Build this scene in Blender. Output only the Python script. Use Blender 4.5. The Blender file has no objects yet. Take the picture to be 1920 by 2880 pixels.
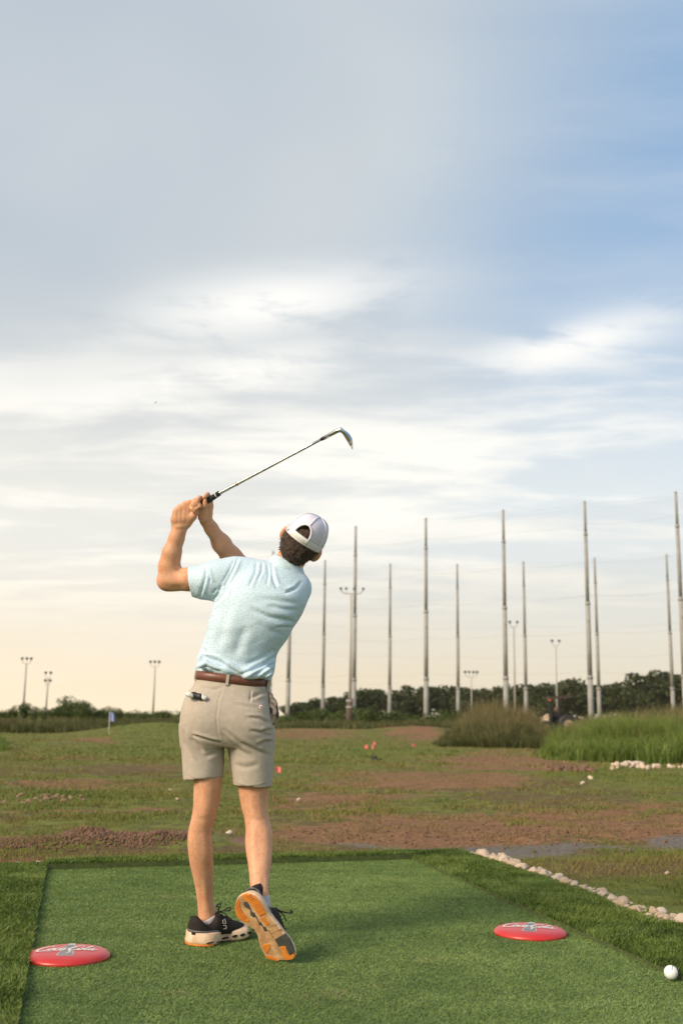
import bpy, bmesh, math, random
import numpy as np
from mathutils import Vector, Matrix

random.seed(7)
RNG = np.random.default_rng(11)
SC = bpy.context.scene
COL = SC.collection

# ------------------------------------------------------------------ camera
FPX, PW, PH = 2973.0, 1920.0, 2880.0
CAM_H, PITCH, ROLL = 0.833, math.atan(575.0 / 2973.0), 0.0135
cam_data = bpy.data.cameras.new("camera")
cam = bpy.data.objects.new("camera", cam_data)
COL.objects.link(cam)
cam_data.sensor_fit = 'HORIZONTAL'
cam_data.sensor_width = 24.0
cam_data.lens = FPX / PW * 24.0
cam_data.clip_start, cam_data.clip_end = 0.05, 9000.0
CAM_M = (Matrix.Translation((0, 0, CAM_H)) @ Matrix.Rotation(math.pi / 2 + PITCH, 4, 'X')
         @ Matrix.Rotation(ROLL, 4, 'Z'))
cam.matrix_world = CAM_M
cam_data.dof.use_dof = True
cam_data.dof.focus_distance = 4.05
cam_data.dof.aperture_fstop = 3.6
SC.camera = cam

# ------------------------------------------------------------------ sun and exposure
SUN_DIR = Vector((-0.76, -0.62, 0.60)).normalized()      # towards the sun
sun_data = bpy.data.lights.new("sun", 'SUN')
sun_data.energy, sun_data.angle = 3.5, math.radians(22)
sun_data.color = (1.0, 0.81, 0.60)
sun = bpy.data.objects.new("sun", sun_data)
COL.objects.link(sun)
sun.rotation_euler = SUN_DIR.to_track_quat('Z', 'Y').to_euler()
vs = SC.view_settings
vs.view_transform, vs.look, vs.exposure, vs.gamma = 'Standard', 'None', 0.42, 1.0
vs.use_curve_mapping = False


# ------------------------------------------------------------------ node helper
class NT:
    def __init__(self, tree):
        self.t = tree
        tree.nodes.clear()

    def n(self, kind, **kw):
        nd = self.t.nodes.new(kind)
        for k, v in kw.items():
            if k.startswith('i_'):
                key = k[2:]
                key = int(key) if key.isdigit() else key.replace('_', ' ')
                self.set(nd.inputs[key], v)
            else:
                setattr(nd, k, v)
        return nd

    def set(self, sock, v):
        if isinstance(v, bpy.types.NodeSocket):
            self.t.links.new(v, sock)
        else:
            try:
                sock.default_value = v
            except Exception:
                sock.default_value = tuple(v) + (1.0,)

    def m(self, op, a, b=None, c=None, clamp=False):
        nd = self.t.nodes.new('ShaderNodeMath')
        nd.operation, nd.use_clamp = op, clamp
        for i, v in enumerate((a, b, c)):
            if v is not None:
                self.set(nd.inputs[i], v)
        return nd.outputs[0]

    def mix(self, f, a, b, mode='MIX'):
        nd = self.t.nodes.new('ShaderNodeMix')
        nd.data_type, nd.blend_type = 'RGBA', mode
        self.set(nd.inputs[0], f)
        self.set(nd.inputs[6], a)
        self.set(nd.inputs[7], b)
        return nd.outputs[2]

    def ss(self, v, lo, hi):
        nd = self.t.nodes.new('ShaderNodeMapRange')
        nd.interpolation_type = 'SMOOTHSTEP'
        self.set(nd.inputs[0], v)
        nd.inputs[1].default_value, nd.inputs[2].default_value = lo, hi
        return nd.outputs[0]

    def noise(self, vec, scale, detail=4, rough=0.55, dist=0.0):
        nd = self.t.nodes.new('ShaderNodeTexNoise')
        self.set(nd.inputs['Vector'], vec)
        nd.inputs['Scale'].default_value = scale
        nd.inputs['Detail'].default_value = detail
        nd.inputs['Roughness'].default_value = rough
        nd.inputs['Distortion'].default_value = dist
        return nd.outputs[0]

    def attr(self, name):
        nd = self.t.nodes.new('ShaderNodeAttribute')
        nd.attribute_name = name
        return nd


def rgb(r, g, b):
    """sRGB 0-255 to linear"""
    f = lambda c: (c / 255 / 12.92) if c / 255 <= 0.04045 else ((c / 255 + 0.055) / 1.055) ** 2.4
    return (f(r), f(g), f(b), 1.0)


# ------------------------------------------------------------------ sky
world = bpy.data.worlds.new("World")
SC.world = world
world.use_nodes = True
W = NT(world.node_tree)
tc = W.n('ShaderNodeTexCoord')
nrm = W.n('ShaderNodeVectorMath', operation='NORMALIZE')
W.set(nrm.inputs[0], tc.outputs['Generated'])
sep = W.n('ShaderNodeSeparateXYZ')
W.set(sep.inputs[0], nrm.outputs[0])
dx, dy, dz = sep.outputs
sky = W.n('ShaderNodeTexSky', sky_type='NISHITA', sun_disc=False)
sky.sun_elevation = math.asin(SUN_DIR.z)
sky.sun_rotation = math.atan2(SUN_DIR.x, SUN_DIR.y)
sky.air_density, sky.dust_density, sky.ozone_density = 1.0, 1.2, 1.0
zc = W.m('MAXIMUM', dz, 0.0)
den = W.m('ADD', zc, 0.10)
comb = W.n('ShaderNodeCombineXYZ')
W.set(comb.inputs[0], W.m('DIVIDE', dx, den))
W.set(comb.inputs[1], W.m('DIVIDE', dy, den))
uv = comb.outputs[0]
U_, V_ = W.m('DIVIDE', dx, den), W.m('DIVIDE', dy, den)
nsky = W.mix(1.0, sky.outputs[0], (0.085, 0.095, 0.11, 1), 'MULTIPLY')
# clear blue, paler towards the horizon
blue = W.mix(W.ss(dz, 0.0, 0.62), (0.66, 0.75, 0.80, 1), (0.28, 0.46, 0.70, 1))
base = W.mix(0.25, blue, nsky)
n1 = W.noise(uv, 0.55, 5, 0.5, 0.25)
mp = W.n('ShaderNodeMapping')
W.set(mp.inputs['Vector'], uv)
mp.inputs['Rotation'].default_value = (0, 0, 0.75)
mp.inputs['Scale'].default_value = (0.62, 1.55, 1)
n2 = W.noise(mp.outputs[0], 1.5, 7, 0.57, 0.3)
n3 = W.noise(uv, 0.9, 3, 0.5, 0.3)
off = W.n('ShaderNodeVectorMath', operation='ADD')
W.set(off.inputs[0], uv)
off.inputs[1].default_value = (7.3, 2.1, 1.0)
n4 = W.noise(off.outputs[0], 2.6, 7, 0.62, 0.4)
# thin white veil
veil = W.ss(W.m('ADD', n2, W.m('MULTIPLY', n1, 0.5)), 0.62, 1.0)
c1 = W.mix(W.m('MULTIPLY', veil, 0.55), base, (0.66, 0.70, 0.74, 1))
# broad grey sheet: covers the sky to the left and overhead
sheet_pos = W.m('ADD', W.m('MULTIPLY', dx, -1.9), W.m('MULTIPLY', dz, 0.72))
sheet = W.ss(W.m('ADD', sheet_pos, W.m('MULTIPLY', W.m('SUBTRACT', n1, 0.5), 0.9)), -0.24, 0.42)
greyc = W.mix(W.ss(n3, 0.35, 0.68), (0.47, 0.525, 0.585, 1), (0.59, 0.63, 0.645, 1))
c2 = W.mix(W.m('MULTIPLY', sheet, 0.94), c1, greyc)
# bright broken cloud bank at low to middle height
band = W.m('MULTIPLY', W.ss(dz, 0.04, 0.15), W.m('SUBTRACT', 1.0, W.ss(dz, 0.23, 0.38)))
puff = W.ss(W.m('ADD', n2, W.m('MULTIPLY', W.m('SUBTRACT', n1, 0.5), 0.75)), 0.42, 0.62)
c3 = W.mix(W.m('MULTIPLY', W.m('MULTIPLY', puff, band), 0.93), c2, (0.97, 0.955, 0.91, 1))
grey2 = W.ss(W.m('ADD', n4, W.m('MULTIPLY', W.m('SUBTRACT', n3, 0.5), 0.6)), 0.54, 0.78)
c3 = W.mix(W.m('MULTIPLY', W.m('MULTIPLY', grey2, band), 0.55), c3, (0.57, 0.62, 0.66, 1))
# two brighter banks of broken cloud in the view down the range
def bank(u0, v0, su, sv, tilt):
    fr = W.ss(dy, 0.05, 0.3)
    dyp = W.m('MAXIMUM', dy, 0.05)
    uu = W.m('SUBTRACT', W.m('DIVIDE', dx, dyp), u0)
    vv = W.m('SUBTRACT', W.m('SUBTRACT', W.m('DIVIDE', dz, dyp), v0), W.m('MULTIPLY', uu, tilt))
    e = W.m('ADD', W.m('POWER', W.m('DIVIDE', uu, su), 2.0), W.m('POWER', W.m('DIVIDE', vv, sv), 2.0))
    return W.m('MULTIPLY', W.m('EXPONENT', W.m('MULTIPLY', e, -1.0)), fr)
bk = W.m('MAXIMUM', bank(-0.075, 0.405, 0.12, 0.034, 0.14), W.m('MAXIMUM', bank(0.225, 0.365, 0.10, 0.024, 0.30), bank(-0.13, 0.320, 0.12, 0.03, 0.25)))
rag = W.ss(W.m('ADD', n2, W.m('MULTIPLY', W.m('SUBTRACT', n4, 0.5), 1.3)), 0.36, 0.60)
c3 = W.mix(W.m('MULTIPLY', W.m('MULTIPLY', bk, rag), 0.95), c3, (0.95, 0.94, 0.91, 1))
# hazy glow low down, warmest on the sun's side
low = W.m('SUBTRACT', 1.0, W.ss(dz, 0.15, 0.43))
lowc = W.mix(W.ss(dx, -0.40, 0.42), (1.0, 0.94, 0.81, 1), (0.90, 0.89, 0.82, 1))
c4 = W.mix(W.m('MULTIPLY', low, 0.55), c3, lowc)
hz = W.m('SUBTRACT', 1.0, W.ss(dz, -0.02, 0.17))
hzc = W.mix(W.ss(dx, -0.35, 0.40), (0.98, 0.79, 0.53, 1), (0.84, 0.71, 0.50, 1))
str_ = W.noise(W.n('ShaderNodeVectorMath', operation='MULTIPLY', i_0=nrm.outputs[0], i_1=(3.0, 3.0, 26.0)).outputs[0], 1.3, 4, 0.5, 0.5)
c5 = W.mix(W.m('MULTIPLY', hz, W.m('ADD', 0.62, W.m('MULTIPLY', str_, 0.45)), clamp=True), c4, hzc)
bg = W.n('ShaderNodeBackground')
W.set(bg.inputs[0], c5)
bg.inputs[1].default_value = 0.83
wo = W.n('ShaderNodeOutputWorld')
W.set(wo.inputs[0], bg.outputs[0])
try:
    world.cycles.sampling_method = 'MANUAL'
    world.cycles.sample_map_resolution = 512
except Exception:
    pass

# ------------------------------------------------------------------ camera-model helpers (surveying the photograph)
R3 = np.array(CAM_M.to_3x3())
CAMP = np.array((0, 0, CAM_H))


def ray(px, py):
    return R3 @ np.array(((px - PW / 2) / FPX, -(py - PH / 2) / FPX, -1.0))


def wp(px, py, Y):
    d = ray(px, py)
    return CAMP + d * (Y / d[1])


def gp(px, py, z=0.0):
    d = ray(px, py)
    return CAMP + d * ((z - CAM_H) / d[2])


def proj(P):
    q = (np.asarray(P) - CAMP) @ R3
    return PW / 2 + FPX * q[..., 0] / -q[..., 2], PH / 2 - FPX * q[..., 1] / -q[..., 2]


# ------------------------------------------------------------------ mesh helpers
def mesh_np(name, V, F, smooth=True, attrs=None):
    V = np.asarray(V, dtype=np.float32)
    F = np.asarray(F, dtype=np.int32)
    k = F.shape[1]
    me = bpy.data.meshes.new(name)
    me.vertices.add(len(V))
    me.vertices.foreach_set('co', V.ravel())
    me.loops.add(F.size)
    me.loops.foreach_set('vertex_index', F.ravel())
    me.polygons.add(len(F))
    me.polygons.foreach_set('loop_start', np.arange(0, F.size, k, dtype=np.int32))
    if smooth:
        me.polygons.foreach_set('use_smooth', np.ones(len(F), dtype=bool))
    for an, av in (attrs or {}).items():
        a = me.attributes.new(an, 'FLOAT', 'POINT')
        a.data.foreach_set('value', np.asarray(av, dtype=np.float32))
    me.update(calc_edges=True)
    me.validate()
    return me


class MB:
    """collects shapes into one mesh"""
    def __init__(self):
        self.v, self.f = [], []

    def add(self, V, F):
        o = len(self.v)
        self.v += [tuple(float(c) for c in p) for p in V]
        self.f += [tuple(i + o for i in f) for f in F]

    def box(self, c, s, M=None):
        V = [Vector((x * s[0] / 2, y * s[1] / 2, z * s[2] / 2)) for x in (-1, 1) for y in (-1, 1) for z in (-1, 1)]
        if M is not None:
            V = [M @ p for p in V]
        V = [p + Vector(c) for p in V]
        self.add(V, [(0, 1, 3, 2), (4, 6, 7, 5), (0, 4, 5, 1), (2, 3, 7, 6), (0, 2, 6, 4), (1, 5, 7, 3)])

    def tube(self, pts, rads, n=8, caps=True, flat=None):
        pts = [Vector(p) for p in pts]
        if not hasattr(rads, '__len__'):
            rads = [rads] * len(pts)
        V, F = [], []
        T0 = (pts[1] - pts[0]).normalized()
        ref = Vector((0, 0, 1)) if abs(T0.z) < 0.9 else Vector((1, 0, 0))
        nx = T0.cross(ref).normalized()
        for i, p in enumerate(pts):
            T = (pts[min(i + 1, len(pts) - 1)] - pts[max(i - 1, 0)]).normalized()
            nx = (nx - T * nx.dot(T)).normalized()
            ny = T.cross(nx)
            for k in range(n):
                a = 2 * math.pi * k / n
                V.append(p + nx * (math.cos(a) * rads[i]) + ny * (math.sin(a) * rads[i] * (flat or 1)))
        for i in range(len(pts) - 1):
            for k in range(n):
                F.append((i * n + k, i * n + (k + 1) % n, (i + 1) * n + (k + 1) % n, (i + 1) * n + k))
        if caps:
            F.append(tuple(range(n - 1, -1, -1)))
            F.append(tuple((len(pts) - 1) * n + k for k in range(n)))
        self.add(V, F)

    def rings(self, rings, closed_caps=True):
        n = len(rings[0])
        V = [p for r in rings for p in r]
        F = []
        for i in range(len(rings) - 1):
            for k in range(n):
                F.append((i * n + k, i * n + (k + 1) % n, (i + 1) * n + (k + 1) % n, (i + 1) * n + k))
        if closed_caps:
            F.append(tuple(range(n - 1, -1, -1)))
            F.append(tuple((len(rings) - 1) * n + k for k in range(n)))
        self.add(V, F)

    def mesh(self, name, smooth=False):
        me = bpy.data.meshes.new(name)
        me.from_pydata(self.v, [], self.f)
        if smooth:
            me.polygons.foreach_set('use_smooth', np.ones(len(me.polygons), dtype=bool))
        me.update()
        return me

    def build(self, name, mat, parent=None, smooth=False):
        return link(name, self.mesh(name, smooth), mat, parent)


def link(name, me, mat=None, parent=None):
    o = bpy.data.objects.new(name, me)
    COL.objects.link(o)
    if mat is not None and me is not None:
        me.materials.clear()
        me.materials.append(mat)
    if parent is not None:
        o.parent = parent
        o.matrix_parent_inverse = Matrix.Translation(-Vector(parent.location)) if parent.parent is None else Matrix.Identity(4)
    return o


def empty(name, loc):
    o = bpy.data.objects.new(name, None)
    COL.objects.link(o)
    o.location = loc
    o.empty_display_size = 0.2
    return o


def tag(o, label=None, cat=None, group=None, kind=None):
    for k, v in (('label', label), ('category', cat), ('group', group), ('kind', kind)):
        if v:
            o[k] = v
    return o


def copy_tree(o, parent=None):
    c = o.copy()
    COL.objects.link(c)
    c.parent = parent
    for ch in list(o.children):
        copy_tree(ch, c)
    return c


# ------------------------------------------------------------------ numpy noise
def _hash(ix, iy, iz, seed):
    h = (ix * 374761393 + iy * 668265263 + iz * 2147483647 + seed * 974634777) & 0xFFFFFFFF
    h = ((h ^ (h >> 13)) * 1274126177) & 0xFFFFFFFF
    return ((h ^ (h >> 16)) & 0xFFFF) / 65535.0


def vnoise(P, seed=0):
    P = np.asarray(P, dtype=np.float64)
    I = np.floor(P).astype(np.int64)
    f = P - I
    f = f * f * (3 - 2 * f)
    r = 0
    for a in (0, 1):
        for b in (0, 1):
            for c in (0, 1):
                w = ((f[..., 0] if a else 1 - f[..., 0]) * (f[..., 1] if b else 1 - f[..., 1]) * (f[..., 2] if c else 1 - f[..., 2]))
                r = r + w * _hash(I[..., 0] + a, I[..., 1] + b, I[..., 2] + c, seed)
    return r


def fbm(P, oct=4, seed=0):
    P = np.asarray(P, dtype=np.float64)
    if P.shape[-1] == 2:
        P = np.concatenate([P, np.zeros(P.shape[:-1] + (1,))], -1)
    r, a, s = 0, 0.5, 0
    for o in range(oct):
        r = r + a * vnoise(P, seed + o * 17)
        s += a
        a *= 0.5
        P = P * 2.03 + 5.1
    return r / s


# ------------------------------------------------------------------ materials
def mat(name, col, rough=0.6, metal=0.0, bump=None, var=0.0, vscale=6.0, sss=0.0, spec=0.5, col2=None, coat=0.0):
    m = bpy.data.materials.new(name)
    m.use_nodes = True
    N = NT(m.node_tree)
    out = N.n('ShaderNodeOutputMaterial')
    p = N.n('ShaderNodeBsdfPrincipled')
    N.set(out.inputs[0], p.outputs[0])
    tcn = N.n('ShaderNodeTexCoord').outputs['Object']
    col = tuple(col)[:3] + (1.0,)
    if var or col2:
        c2 = tuple(col2)[:3] + (1.0,) if col2 else tuple(max(0, c * (1 - var)) for c in col[:3]) + (1.0,)
        nz = N.noise(tcn, vscale, 5, 0.6)
        N.set(p.inputs['Base Color'], N.mix(N.ss(nz, 0.32, 0.68), col, c2))
    else:
        p.inputs['Base Color'].default_value = col
    p.inputs['Roughness'].default_value = rough
    p.inputs['Metallic'].default_value = metal
    p.inputs['Specular IOR Level'].default_value = spec
    p.inputs['Coat Weight'].default_value = coat
    if sss:
        p.inputs['Subsurface Weight'].default_value = sss
        p.inputs['Subsurface Radius'].default_value = (0.012, 0.005, 0.003)
        p.inputs['Subsurface Scale'].default_value = 0.6
    if bump:
        b = N.n('ShaderNodeBump')
        b.inputs['Strength'].default_value = bump[1]
        b.inputs['Distance'].default_value = bump[2] if len(bump) > 2 else 0.002
        N.set(b.inputs['Height'], N.noise(tcn, bump[0], 4, 0.6))
        N.set(p.inputs['Normal'], b.outputs[0])
    return m


def blade_mat(name, cols, rough=0.55, trans=0.25):
    """grass/leaf material: per-blade attribute 'tint' picks the colour"""
    m = bpy.data.materials.new(name)
    m.use_nodes = True
    N = NT(m.node_tree)
    out = N.n('ShaderNodeOutputMaterial')
    p = N.n('ShaderNodeBsdfPrincipled')
    p.inputs['Roughness'].default_value = rough
    p.inputs['Specular IOR Level'].default_value = 0.3
    r = N.n('ShaderNodeValToRGB')
    N.set(r.inputs[0], N.attr('tint').outputs['Fac'])
    el = r.color_ramp.elements
    while len(el) < len(cols):
        el.new(0.5)
    for i, c in enumerate(cols):
        el[i].position = i / (len(cols) - 1)
        el[i].color = tuple(c)[:3] + (1,)
    N.set(p.inputs['Base Color'], r.outputs[0])
    t = N.n('ShaderNodeBsdfTranslucent')
    N.set(t.inputs[0], r.outputs[0])
    ms = N.n('ShaderNodeMixShader')
    ms.inputs[0].default_value = trans
    N.set(ms.inputs[1], p.outputs[0])
    N.set(ms.inputs[2], t.outputs[0])
    N.set(out.inputs[0], ms.outputs[0])
    return m


def blades(P, h, w, lean, tint, bend=0.0, seg=1):
    """P (N,3) bases; h heights; w widths; lean (N,2) horizontal tip offset; triangles or curved strips"""
    n = len(P)
    ang = RNG.uniform(0, math.pi, n)
    sx, sy = np.cos(ang) * w / 2, np.sin(ang) * w / 2
    L = P.copy(); L[:, 0] -= sx; L[:, 1] -= sy
    Rr = P.copy(); Rr[:, 0] += sx; Rr[:, 1] += sy
    T = P.copy(); T[:, 0] += lean[:, 0]; T[:, 1] += lean[:, 1]; T[:, 2] += h
    if seg == 1:
        V = np.stack([L, Rr, T], 1).reshape(-1, 3)
        F = np.arange(n * 3).reshape(-1, 3)
        return V, F, np.repeat(tint, 3)
    m = 0.55
    ML = P.copy(); ML[:, 0] += lean[:, 0] * m * m - sx * .8; ML[:, 1] += lean[:, 1] * m * m - sy * .8; ML[:, 2] += h * (m + .12)
    MR = ML.copy(); MR[:, 0] += 1.6 * sx; MR[:, 1] += 1.6 * sy
    V = np.stack([L, Rr, ML, MR, T], 1).reshape(-1, 3)
    b = np.arange(n)[:, None] * 5
    F = np.concatenate([b + np.array([[0, 1, 3]]), b + np.array([[0, 3, 2]]), b + np.array([[2, 3, 4]])], 0)
    return V, F, np.repeat(tint, 5)


def in_poly(x, y, poly):
    c = np.zeros(len(x), dtype=bool)
    j = len(poly) - 1
    for i in range(len(poly)):
        xi, yi = poly[i][0], poly[i][1]
        xj, yj = poly[j][0], poly[j][1]
        c ^= ((yi > y) != (yj > y)) & (x < (xj - xi) * (y - yi) / (yj - yi + 1e-12) + xi)
        j = i
    return c


def seg_dist(px, py, pts):
    d = np.full(px.shape, 1e9)
    for (ax, ay), (bx, by) in zip(pts[:-1], pts[1:]):
        vx, vy = bx - ax, by - ay
        t = np.clip(((px - ax) * vx + (py - ay) * vy) / (vx * vx + vy * vy + 1e-9), 0, 1)
        d = np.minimum(d, np.hypot(px - ax - t * vx, py - ay - t * vy))
    return d
# ================================================================== GROUND
FIELD_Z = -0.035
INF = 1e9


def ell(px, py, cx, cy, rx, ry, soft=0.5):
    d = np.hypot((px - cx) / rx, (py - cy) / ry)
    return np.clip((1 + soft - d) / (2 * soft), 0, 1)


# surveyed corners of the tee (ground plan)
M_BL, M_BR = gp(130, 2446), gp(1157, 2417)
M_FL = gp(52, 2880)
M_FR = gp(1905, 2752)
def extend(a, b, t):
    return a + (b - a) * t
M_FL2 = extend(M_BL, M_FL, 2.0)
M_FR2 = extend(M_BR, M_FR, 1.9)
MAT_POLY = [M_BL, M_BR, M_FR2, M_FL2]
nback = np.array((-(M_BR - M_BL)[1], (M_BR - M_BL)[0], 0)); nback /= np.linalg.norm(nback)
O_BL = M_BL + nback * 0.17
ROCK_A, ROCK_B = gp(1308, 2404), gp(1920, 2600)
ROCK_C = extend(ROCK_A, ROCK_B, 1.8)
O_BR = ROCK_A
LEFT_X = -3.2
BACK_L = M_BL + (M_BL - M_BR) / np.linalg.norm(M_BL - M_BR) * 2.2
BORD_LEFT = [BACK_L + nback * 0.17, O_BL, M_BL, M_FL2, M_FL2 + np.array((-2.0, 0, 0)), BACK_L + np.array((-.2, -1.5, 0))]
BORD_BACK = [O_BL, O_BR, M_BR, M_BL]
BORD_RIGHT = [M_BR, O_BR, ROCK_C, M_FR2]


def terrain_masks(P):
    """world-anchored cover of the field: 0..1 green, bare earth, gravel"""
    px, py = proj(P)
    w1 = fbm(P[:, :2] * 0.9, 4, 3) - 0.5
    w2 = fbm(P[:, :2] * 0.9 + 31, 4, 5) - 0.5
    X = px + w1 * 260
    Y = py + w2 * 42 * np.clip((py - 2020) / 200, 0.15, 1.6)
    dirt = np.zeros(len(P))
    def add(*a, k=1.0, soft=0.5):
        nonlocal dirt
        dirt = np.maximum(dirt, k * ell(X, Y, *a, soft=soft))
    add(1250, 2345, 700, 48, k=.9)          # wide bare ground past the tee
    add(1750, 2320, 420, 60)
    add(1180, 2195, 330, 36, k=.8)          # worn diagonal
    add(1420, 2140, 240, 28, k=.82)
    add(900, 2255, 260, 28, k=.8)
    add(1430, 2092, 130, 12, k=.9)
    add(180, 2208, 330, 10, k=.75)     # bands on the left
    add(330, 2280, 420, 7, k=.55)
    add(260, 2360, 420, 12, k=.9)
    add(60, 2418, 200, 9, k=.7)
    add(150, 2128, 170, 12, k=.6)
    add(250, 2088, 120, 7, k=.7)
    add(830, 2075, 180, 10, k=.6)
    add(1190, 2062, 110, 24, k=.95)   # raw earth bank
    add(1570, 2157, 110, 10, k=.9)
    add(560, 2160, 300, 12, k=.45)
    gravel = np.maximum.reduce([ell(X, Y, 1460, 2388, 330, 16), ell(X, Y, 640, 2375, 130, 14) * .6, ell(X, Y, 1900, 2375, 200, 18), ell(X, Y, 1150, 2390, 200, 10) * .8])
    green = 0.6 + np.zeros(len(P))
    for a in ((250, 2242, 300, 16), (1050, 2122, 280, 18), (760, 2190, 160, 30), (420, 2080, 260, 22), (1750, 2190, 260, 45), (1850, 2290, 180, 25), (1700, 2520, 400, 70), (330, 2110, 300, 14), (800, 2260, 130, 14)):
        green = np.maximum(green, ell(X, Y, *a) * 0.95)
    for a in ((1500, 2230, 300, 30), (700, 2400, 500, 14), (1700, 2440, 260, 20), (300, 2170, 250, 18)):
        green = green * (1 - .5 * ell(X, Y, *a))
    return green, dirt, gravel


def terrain_height(P):
    x, y = P[:, 0], P[:, 1]
    z = np.full(len(P), FIELD_Z)
    far = np.clip((y - 8) / 6, 0, 1)
    z += (fbm(P[:, :2] * 0.8, 4, 21) - 0.5) * 0.05 * np.clip((y - 6.4) / 2, 0, 1) + (fbm(P[:, :2] * 0.12, 3, 22) - .5) * 0.3 * far
    z += (fbm(P[:, :2] * 6.0, 3, 23) - 0.5) * 0.018 * np.clip((y - 6.3) / 1.0, 0, 1)
    # ridge of dug soil on the left
    px, py = proj(np.stack([x, y, np.full(len(x), FIELD_Z)], 1))
    rl = seg_dist(x, y, [tuple(gp(-300, 2385)[:2]), tuple(gp(60, 2374)[:2]), tuple(gp(240, 2366)[:2]), tuple(gp(400, 2362)[:2]), tuple(gp(560, 2352)[:2])])
    amp = 0.07 + 0.05 * np.exp(-((px - 245) / 60) ** 2)
    z += amp * np.exp(-(rl / 0.22) ** 2) * (0.45 + 1.1 * fbm(P[:, :2] * 5, 3, 33)) * np.where(y < 30, 1, 0)
    rr = seg_dist(x, y, [tuple(gp(1500, 2345)[:2]), tuple(gp(1700, 2342)[:2]), tuple(gp(2100, 2330)[:2])])
    z += 0.05 * np.exp(-(rr / 0.35) ** 2) * fbm(P[:, :2] * 6, 3, 35)
    def bump(c, sx, sy, h):
        return h * np.exp(-((x - c[0]) / sx) ** 2 - ((y - c[1]) / sy) ** 2)
    c = gp(440, 2072)
    z += bump(c, 2.6, 4.0, 0.52)
    c = gp(1180, 2068)
    z += bump(c, 2.4, 5, 0.42)
    c = gp(850, 2066)
    z += bump(c, 3.5, 6, 0.22)
    return z


ys = [6.3]
while ys[-1] < 400:
    ys.append(ys[-1] * 1.0072 + 0.004)
ys = np.array([-400, -40, -8, 0, 1.5, 3, 4.5, 5.6] + ys + [520, 800, 1500, 3000, 6000])
th = np.concatenate([np.linspace(-1.3, -0.52, 14), np.linspace(-0.5, 0.5, 330), np.linspace(0.52, 1.3, 14)])
YY, TT = np.meshgrid(ys, th, indexing='ij')
XX = np.tan(TT) * np.maximum(YY, 9.0) * 1.0
XX[YY < 3] *= 60
P = np.stack([XX.ravel(), YY.ravel(), np.full(XX.size, FIELD_Z)], 1)
g_, d_, gr_ = terrain_masks(P)
bad = P[:, 1] < 5.5
g_[bad], d_[bad], gr_[bad] = .6, .2, 0
P[:, 2] = np.where(bad | (P[:, 1] > 450), FIELD_Z, terrain_height(P))
nr, nc = XX.shape
ii = (np.arange(nr - 1)[:, None] * nc + np.arange(nc - 1)[None]).ravel()
F = np.stack([ii, ii + 1, ii + nc + 1, ii + nc], 1)
TER_P = P.copy()

mg = bpy.data.materials.new("field")
mg.use_nodes = True
N = NT(mg.node_tree)
out = N.n('ShaderNodeOutputMaterial')
p = N.n('ShaderNodeBsdfPrincipled')
N.set(out.inputs[0], p.outputs[0])
p.inputs['Roughness'].default_value = 0.9
p.inputs['Specular IOR Level'].default_value = 0.15
co = N.n('ShaderNodeTexCoord').outputs['Object']
nA = N.noise(co, 0.9, 6, 0.6, 0.4)
nB = N.noise(co, 5.0, 6, 0.65, 0.3)
nC = N.noise(co, 26.0, 5, 0.7)
nD = N.noise(co, 0.23, 4, 0.55)
dirtc = N.mix(N.ss(nB, 0.3, 0.72), (0.140, 0.068, 0.033, 1), (0.230, 0.122, 0.060, 1))
dirtc = N.mix(N.ss(nC, 0.45, 0.72), dirtc, (0.33, 0.205, 0.108, 1))
dirtc = N.mix(N.ss(nC, 0.42, 0.25), dirtc, (0.085, 0.045, 0.028, 1))
gravc = N.mix(N.ss(nC, 0.35, 0.65), (0.105, 0.095, 0.085, 1), (0.195, 0.172, 0.15, 1))
grass1 = N.mix(N.ss(nB, 0.3, 0.7), (0.075, 0.096, 0.019, 1), (0.168, 0.180, 0.040, 1))
dry = N.mix(N.ss(nC, 0.3, 0.7), (0.090, 0.064, 0.028, 1), (0.150, 0.106, 0.046, 1))
gsel = N.ss(N.m('ADD', N.attr('green').outputs['Fac'], N.m('ADD', N.m('MULTIPLY', N.m('SUBTRACT', nA, .5), 1.4), N.m('MULTIPLY', N.m('SUBTRACT', nB, .5), 1.5))), 0.26, 0.66)
cover = N.mix(gsel, dry, grass1)
dsel = N.ss(N.m('ADD', N.attr('dirt').outputs['Fac'], N.m('ADD', N.m('MULTIPLY', N.m('SUBTRACT', nA, .5), 1.3), N.m('ADD', N.m('MULTIPLY', N.m('SUBTRACT', nC, .5), .9), N.m('MULTIPLY', N.m('SUBTRACT', nB, .5), 1.5)))), 0.38, 0.66)
c = N.mix(dsel, cover, dirtc)
grs = N.ss(N.m('ADD', N.attr('gravel').outputs['Fac'], N.m('ADD', N.m('MULTIPLY', N.m('SUBTRACT', nC, .5), 1.1), N.m('MULTIPLY', N.m('SUBTRACT', nB, .5), 1.5))), 0.55, 1.0)
c = N.mix(grs, c, gravc)
N.set(p.inputs['Base Color'], c)
b = N.n('ShaderNodeBump')
b.inputs['Strength'].default_value = 0.9
b.inputs['Distance'].default_value = 0.03
N.set(b.inputs['Height'], N.m('ADD', N.m('MULTIPLY', nC, .6), nB))
N.set(p.inputs['Normal'], b.outputs[0])
ground = tag(link('ground', mesh_np('ground', P, F, True, {'green': g_, 'dirt': d_, 'gravel': gr_}), mg), kind='structure',
             label='open range field of patchy grass and red bare earth', cat='ground')


def ground_z(x, y):
    return float(terrain_height(np.array([[x, y, 0.0]]))[0])


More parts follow.
